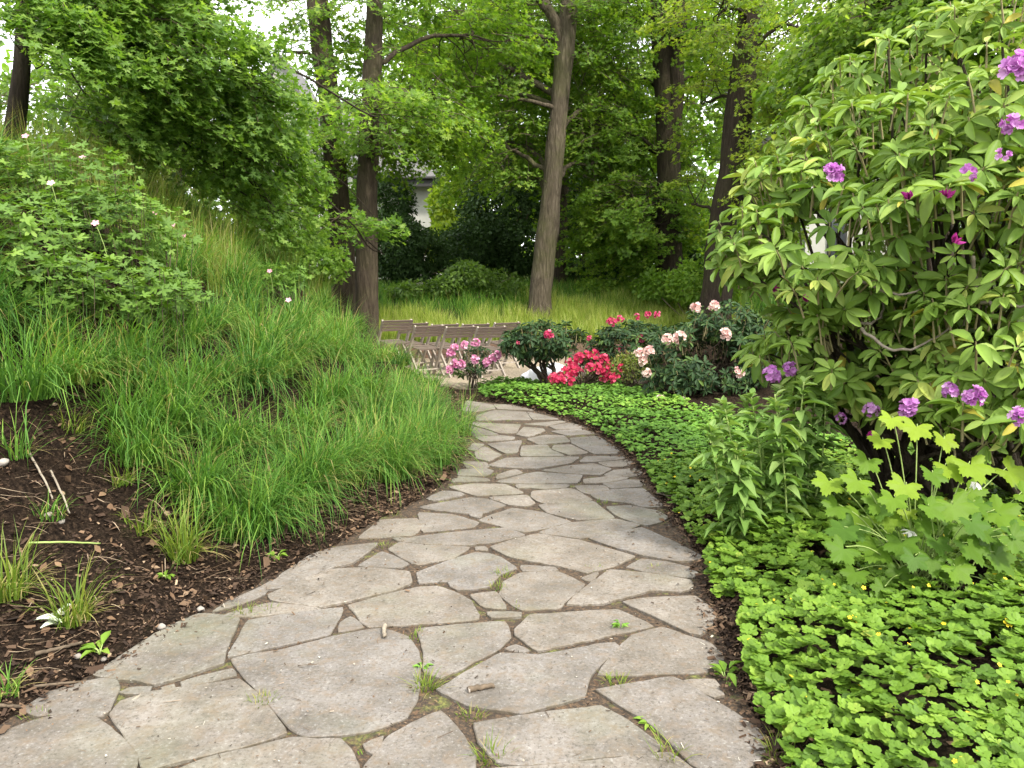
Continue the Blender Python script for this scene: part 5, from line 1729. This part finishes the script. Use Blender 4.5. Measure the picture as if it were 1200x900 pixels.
def small_things():
    rng = np.random.default_rng(131)
    # timber edging at the rear of the gravel
    x0, x1 = -3.6, 3.2
    r = thing("timber_edging", "low brown timber edging between the gravel and the rear bank", "edging", (x0, 15.2, 0))
    for k in range(2):
        m = MB(); m.box(((x0 + x1) / 2, 15.2 + .03 * k, .10 + .21 * k), (x1 - x0, .14, .2)); m.build("sleeper", M['timber'], r, False)
    # white plastic sack
    c = on(AT(640, 430, 12.3)[0], 12.3)
    u, v = np.meshgrid(np.linspace(0, 2 * pi, 33)[:-1], np.linspace(0, pi / 2, 12))
    R = np.stack([np.cos(u) * np.cos(v) * .42, np.sin(u) * np.cos(v) * .24, np.sin(v) ** .8 * .24], -1)
    R = R * (1 + .22 * noise3(R * 3, 2.2) + .08 * noise3(R, 17))[..., None]
    R[..., 2] = np.maximum(R[..., 2], 0)
    R = R + c
    i = np.arange(11)[:, None] * 32; j = np.arange(32)[None]
    m = MB(); m.add(R, np.stack([i + j, i + (j + 1) % 32, i + 32 + (j + 1) % 32, i + 32 + j], -1).reshape(-1, 4))
    tag(m.build("plastic_sack", M['bag']), "crumpled white plastic sack on the gravel behind the umbrella shaped rhododendron", "sack")

    def stone(name, c, s, label, cat, mat='rock', group=None):
        u, v = np.meshgrid(np.linspace(0, 2 * pi, 17)[:-1], np.linspace(-pi / 2, pi / 2, 10))
        d = np.stack([np.cos(u) * np.cos(v), np.sin(u) * np.cos(v), np.sin(v)], -1)
        R = d * (1 + .22 * noise3(d + np.asarray(c), 1.7) + .08 * noise3(d + np.asarray(c), 5))[..., None] * np.asarray(s)
        m = MB()
        i = np.arange(9)[:, None] * 16; j = np.arange(16)[None]
        m.add(R + np.asarray(c), np.stack([i + j, i + (j + 1) % 16, i + 16 + (j + 1) % 16, i + 16 + j], -1).reshape(-1, 4))
        tag(m.build(name, M[mat], None), label, cat, group)

    for px, py, s, lab in [(470, 318, .30, "left rock of the heap on the rear bank under the dark evergreen"), (490, 316, .36, "largest pale rock of the heap on the rear bank"), (505, 320, .24, "right rock of the heap on the rear bank"), (455, 322, .22, "small rock at the left end of the rear heap")]:
        c = AT(px, py, 20.0); c[2] = height(c[0], c[1]) + s * .3
        stone("rock", c, (s, s * .8, s * .6), lab, "rock", 'rock', "rocks on the rear bank")
    for px, py, s, lab in [(752, 563, .022, "grey pebble at the right path edge below the ground cover"), (235, 740, .012, "dark pebble lying on the slab at left"), (57, 608, .02, "pale stone on the bare slope"), (73, 617, .017, "whitish stone right of the pale stone on the bare slope"), (122, 774, .013, "white pebble by the seedling near the lower left slab"), (92, 771, .015, "cream pebble above the lower left slab"), (3, 545, .03, "blue grey stone on the slope at the left edge"), (190, 738, .02, "dark stone on the soil touching the left slab"), (236, 718, .02, "pinkish stone at the edge of the left slab")]:
        c = GT(px, py); stone("pebble", c + [0, 0, s * .4], (s, s * .85, s * .65), lab, "pebble")

    def stick(pts, r0, r1, label, mat='twig_pale', name="stick"):
        m = MB(); m.tube(smooth_line(pts, 16, r0 * .12, rng), np.linspace(r0, r1, 16), 9, rough=.12)
        tag(m.build(name, M[mat]), label, "stick")

    up = np.array([0, 0, 1.0])
    a, b = G(549, 812, .006), G(579, 806, .006)
    r = thing("stick", "short thick broken stick lying on the slab in front of the central joint", "stick", a)
    m = MB(); m.tube(smooth_line([a + up * .012, (a + b) / 2 + up * .014, b + up * .010], 12, .001, rng), np.linspace(.0125, .0095, 12), 10, rough=.1); m.build("bark", M['twig'], r)
    m = MB(); d = unit((a - b)); m.tube([a + up * .012 - d * .004, a + up * .012 + d * .0015], .0118, 12); m.build("cut_end", M['wood_leg'], r)
    stick([G(451, 733, .015), G(450, 738, .016), G(451, 746, .013)], .010, .008, "stubby grey twig near the top of the large central slab")
    stick([GT(42, 776) + up * .02, GT(70, 768) + up * .025, GT(96, 759) + up * .02], .010, .006, "brown branch on dark soil above the lower left slab", 'twig')
    stick([GT(-5, 838) + up * .02, GT(50, 834) + up * .02, GT(95, 828) + up * .012], .008, .005, "dark twig along the edge of the lower left corner slab", 'twig')
    stick([GT(40, 812) + up * .02, GT(80, 807) + up * .015, GT(112, 804) + up * .012], .006, .004, "thin twig lying on the small slab at lower left", 'twig')
    stick([G(147, 827, -.005), G(155, 822, .0), G(166, 815, .0)], .010, .008, "piece of wood stuck in the joint at lower left", 'twig_pale')
    stick([GT(770, 583) + up * .015, GT(785, 584) + up * .02, GT(802, 583) + up * .02], .010, .008, "pale stick on the mulch at the right path edge")
    stick([GT(60, 560) + up * .03, GT(75, 590) + up * .03, GT(82, 608) + up * .02], .006, .004, "bent straw coloured stalk on the bare slope")
    stick([GT(35, 540) + up * .03, GT(55, 575) + up * .03, GT(62, 590) + up * .02], .006, .004, "dry stalk hanging over the soil at far left")
    stick([GT(35, 652) + up * .05, GT(75, 650) + up * .05, GT(118, 648) + up * .04], .006, .004, "long greenish stalk across the bare slope", 'stem_green')

    def leaf(px, py, size, label, mat, var, ang=0., curl=.3, tpl=T_LANCE, w=1.6, name="fallen_leaf"):
        c = GT(px, py) + up * .012
        D = np.array([[cos(ang), sin(ang), .05]])
        X, Yv, Z = frames(D, np.array([[.1, -.15, 1.0]]))
        m = MB(); m.inst(tpl[0] * np.array([w, 1, 1]), tpl[1], c[None], X, Yv, Z, np.array([size]), np.array([var]), np.array([curl]))
        tag(m.build(name, M[mat]), label, "leaf")

    M['yellow_leaf'] = plain_mat("yellow_leaf", (.42, .46, .12), (.55, .56, .2), 12, .5)
    M['pale_leaf'] = plain_mat("pale_leaf", (.42, .48, .34), (.62, .66, .52), 40, .7)
    leaf(820, 794, .15, "smooth yellow fallen leaf at the right path edge", 'yellow_leaf', .5, -.25, .15, T_RHODO, 1.1)
    leaf(690, 676, .06, "cream fallen leaf in the joint at right of the rounded slab", 'pale_leaf', .5, .9, .5, T_OVAL, 1.2)
    leaf(512, 728, .06, "pale lobed leaf at the rear edge of the central slab", 'pale_leaf', .5, 1.9, .5, T_MAPLE, 1)
    for k, (px, py) in enumerate([(560, 621), (572, 619), (583, 621)]):
        leaf(px, py, .085, ["left piece of the wilted pale leaves in the middle of the path", "middle piece of the wilted pale leaves in the middle of the path", "right piece of the wilted pale leaves in the middle of the path"][k], 'pale_leaf', .5, .3 + k, .8, T_MAPLE, 1)
    for px, py, lab in [(766, 757, "left white petal scrap on the right slab"), (771, 763, "middle white petal scrap on the right slab"), (795, 776, "white petal scrap near the front of the right slab")]:
        leaf(px, py, .035, lab, 'white', .8, px * 1.3, .6, T_OVAL, 1.2, "fallen_petal")
    leaf(508, 770, .035, "white petal scrap on the slab above the central joint", 'white', .7, .4, .8, T_OVAL, 1.3, "fallen_petal")
    for k, (px, py) in enumerate([(40, 735), (55, 728), (68, 722), (48, 742)]):
        leaf(px, py, .12, ["lowest left", "second", "uppermost", "front"][k] + " frond of the wilted white backed leaves beside the loose lime tuft", 'pale_leaf', .5, .5 + .2 * k, .5, T_LANCE, 1.2)
    for k, (px, py, s, lab) in enumerate([(175, 640, .09, "large brown dead leaf above the lime tuft with dry straw"), (165, 655, .08, "brown dead leaf in front of the large one on the soil"), (278, 642, .075, "tan dead leaf at the foot of the big spilling sedge"), (315, 650, .08, "tan dead leaf leaning up by the path edge"), (318, 662, .07, "flat tan dead leaf nearest to the left path edge"), (460, 587, .07, "pale dead leaf on mulch left of the path bend"), (468, 590, .06, "brownish dead leaf touching the pale one at the path bend"), (412, 614, .07, "tan dead leaf on mulch near the left slabs"), (900, 750, .09, "brown dead leaf beneath the near ground cover"), (925, 742, .08, "reddish dead leaf among the near ground cover")]):
        leaf(px, py, s, lab, 'dead', [.5, .4, .75, .7, .65, .98, .6, .7, .5, .35][k], k * 1.9, .9, T_MAPLE, 1)


small_things()


def litter():
    rng = np.random.default_rng(141)
    T_CHIP = (np.array([[-.35, 0, 0], [.3, .1, .06], [.4, .95, 0], [-.2, 1, .08]]), [np.array([[0, 1, 2, 3]])])
    mb = MB()
    n = 42000
    y = 1.9 + 9 * rng.uniform(0, 1, n) ** 1.4
    el, er = edge_l(y), edge_r(y)
    left = rng.uniform(0, 1, n) < .72
    x = np.where(left, el + .04 - np.abs(rng.normal(0, 1, n)) * (.45 + .5 * (y < 5)), er - .06 + np.abs(rng.normal(0, .16, n)))
    d = np.maximum(el - x, x - er)
    P = np.stack([x, y, np.where(d < .02, .007, height(x, y) + .008)], 1)
    keep = (d > .0) | (rng.uniform(0, 1, n) < .3)
    P = P[keep]; n = len(P)
    X, Yv, Z = frame_up(unit(rng.normal(0, .35, (n, 3)) + [0, 0, 1]), rng)
    s = rng.lognormal(-4.15, .5, n)
    S = np.stack([s * rng.uniform(.3, 1, n), s, s], 1)
    mb.inst(T_CHIP[0], T_CHIP[1], P, X, Yv, Z, S, np.clip(rng.beta(2, 2.4, n), 0, 1))
    tag(mb.build("bark_mulch", M['chips'], None, False), "brown bark mulch and needles scattered along both path edges", "mulch", None, "stuff")
    # dead leaves and straw on the bare slope
    mb = MB()
    n = 1000
    y = rng.uniform(2.2, 7.5, n)
    x = edge_l(y) - rng.uniform(.05, 1, n) * 2.6
    P = np.stack([x, y, height(x, y) + .012], 1)
    px, py = project(P)
    P = P[py > front_line(px) - 30]; n = len(P)
    X, Yv, Z = frame_up(unit(rng.normal(0, .45, (n, 3)) + [.3, -.2, 1]), rng)
    mb.inst(T_OVAL[0], T_OVAL[1], P, X, Yv, Z, .038 * rng.uniform(.3, 1.5, n), rng.beta(1.6, 3, n), rng.uniform(-.6, .8, n))
    k = 1500
    y = rng.uniform(2.2, 7, k)
    x = edge_l(y) - rng.uniform(.1, 1, k) * 2.4
    R = np.stack([x, y, height(x, y) + .012], 1)
    blades(mb, R, rng.uniform(-1.2, .8, k), rng.uniform(.05, .22, k), np.full(k, .0045), rng.uniform(1.2, 1.75, k), rng.normal(0, .5, k), rng.uniform(.5, 1, k), 3)
    tag(mb.build("dead_leaves", M['dead'], None, False), "dry brown leaves and straw lying on the bare slope", "leaf litter", None, "stuff")
    # specks on the slabs
    mb = MB()
    n = 3600
    y = 1.9 + 8.4 * rng.uniform(0, 1, n) ** 1.6
    u = np.abs((rng.beta(.7, .7, n)))
    x = edge_l(y) + u * (edge_r(y) - edge_l(y))
    P = np.stack([x, y, np.full(n, .0105)], 1)
    X, Yv, Z = frame_up(unit(rng.normal(0, .12, (n, 3)) + [0, 0, 1]), rng)
    s = rng.lognormal(-5.0, .55, n)
    lng = rng.uniform(0, 1, n) < .25
    mb.inst(T_CHIP[0], T_CHIP[1], P, X, Yv, Z, np.stack([s * np.where(lng, .22, rng.uniform(.3, .9, n)), s * np.where(lng, 2.6, 1), s * .5], 1), rng.beta(1.1, 1.4, n))
    tag(mb.build("path_debris", M['debris'], None, False), "needle bits and petal specks strewn over the slabs", "debris", None, "stuff")
    # moss and needles in the joints
    mb = MB()
    n = 9000
    y = 1.9 + 7.5 * rng.uniform(0, 1, n) ** 1.5
    x = edge_l(y) + rng.uniform(0, 1, n) * (edge_r(y) - edge_l(y))
    P = np.stack([x, y, np.full(n, -.004)], 1)
    X, Yv, Z = frame_up(unit(rng.normal(0, .5, (n, 3)) + [0, 0, 1]), rng)
    s = rng.lognormal(-4.6, .35, n)
    mb.inst(T_CHIP[0], T_CHIP[1], P, X, Yv, Z, np.stack([s * .5, s, s], 1), rng.beta(2, 1.5, n))
    tag(mb.build("joint_litter", M['chips'], None, False), "brown needles filling the joints between slabs", "litter", None, "stuff")


litter()
print("verts", sum(len(o.data.vertices) for o in bpy.data.objects if o.type == 'MESH'))
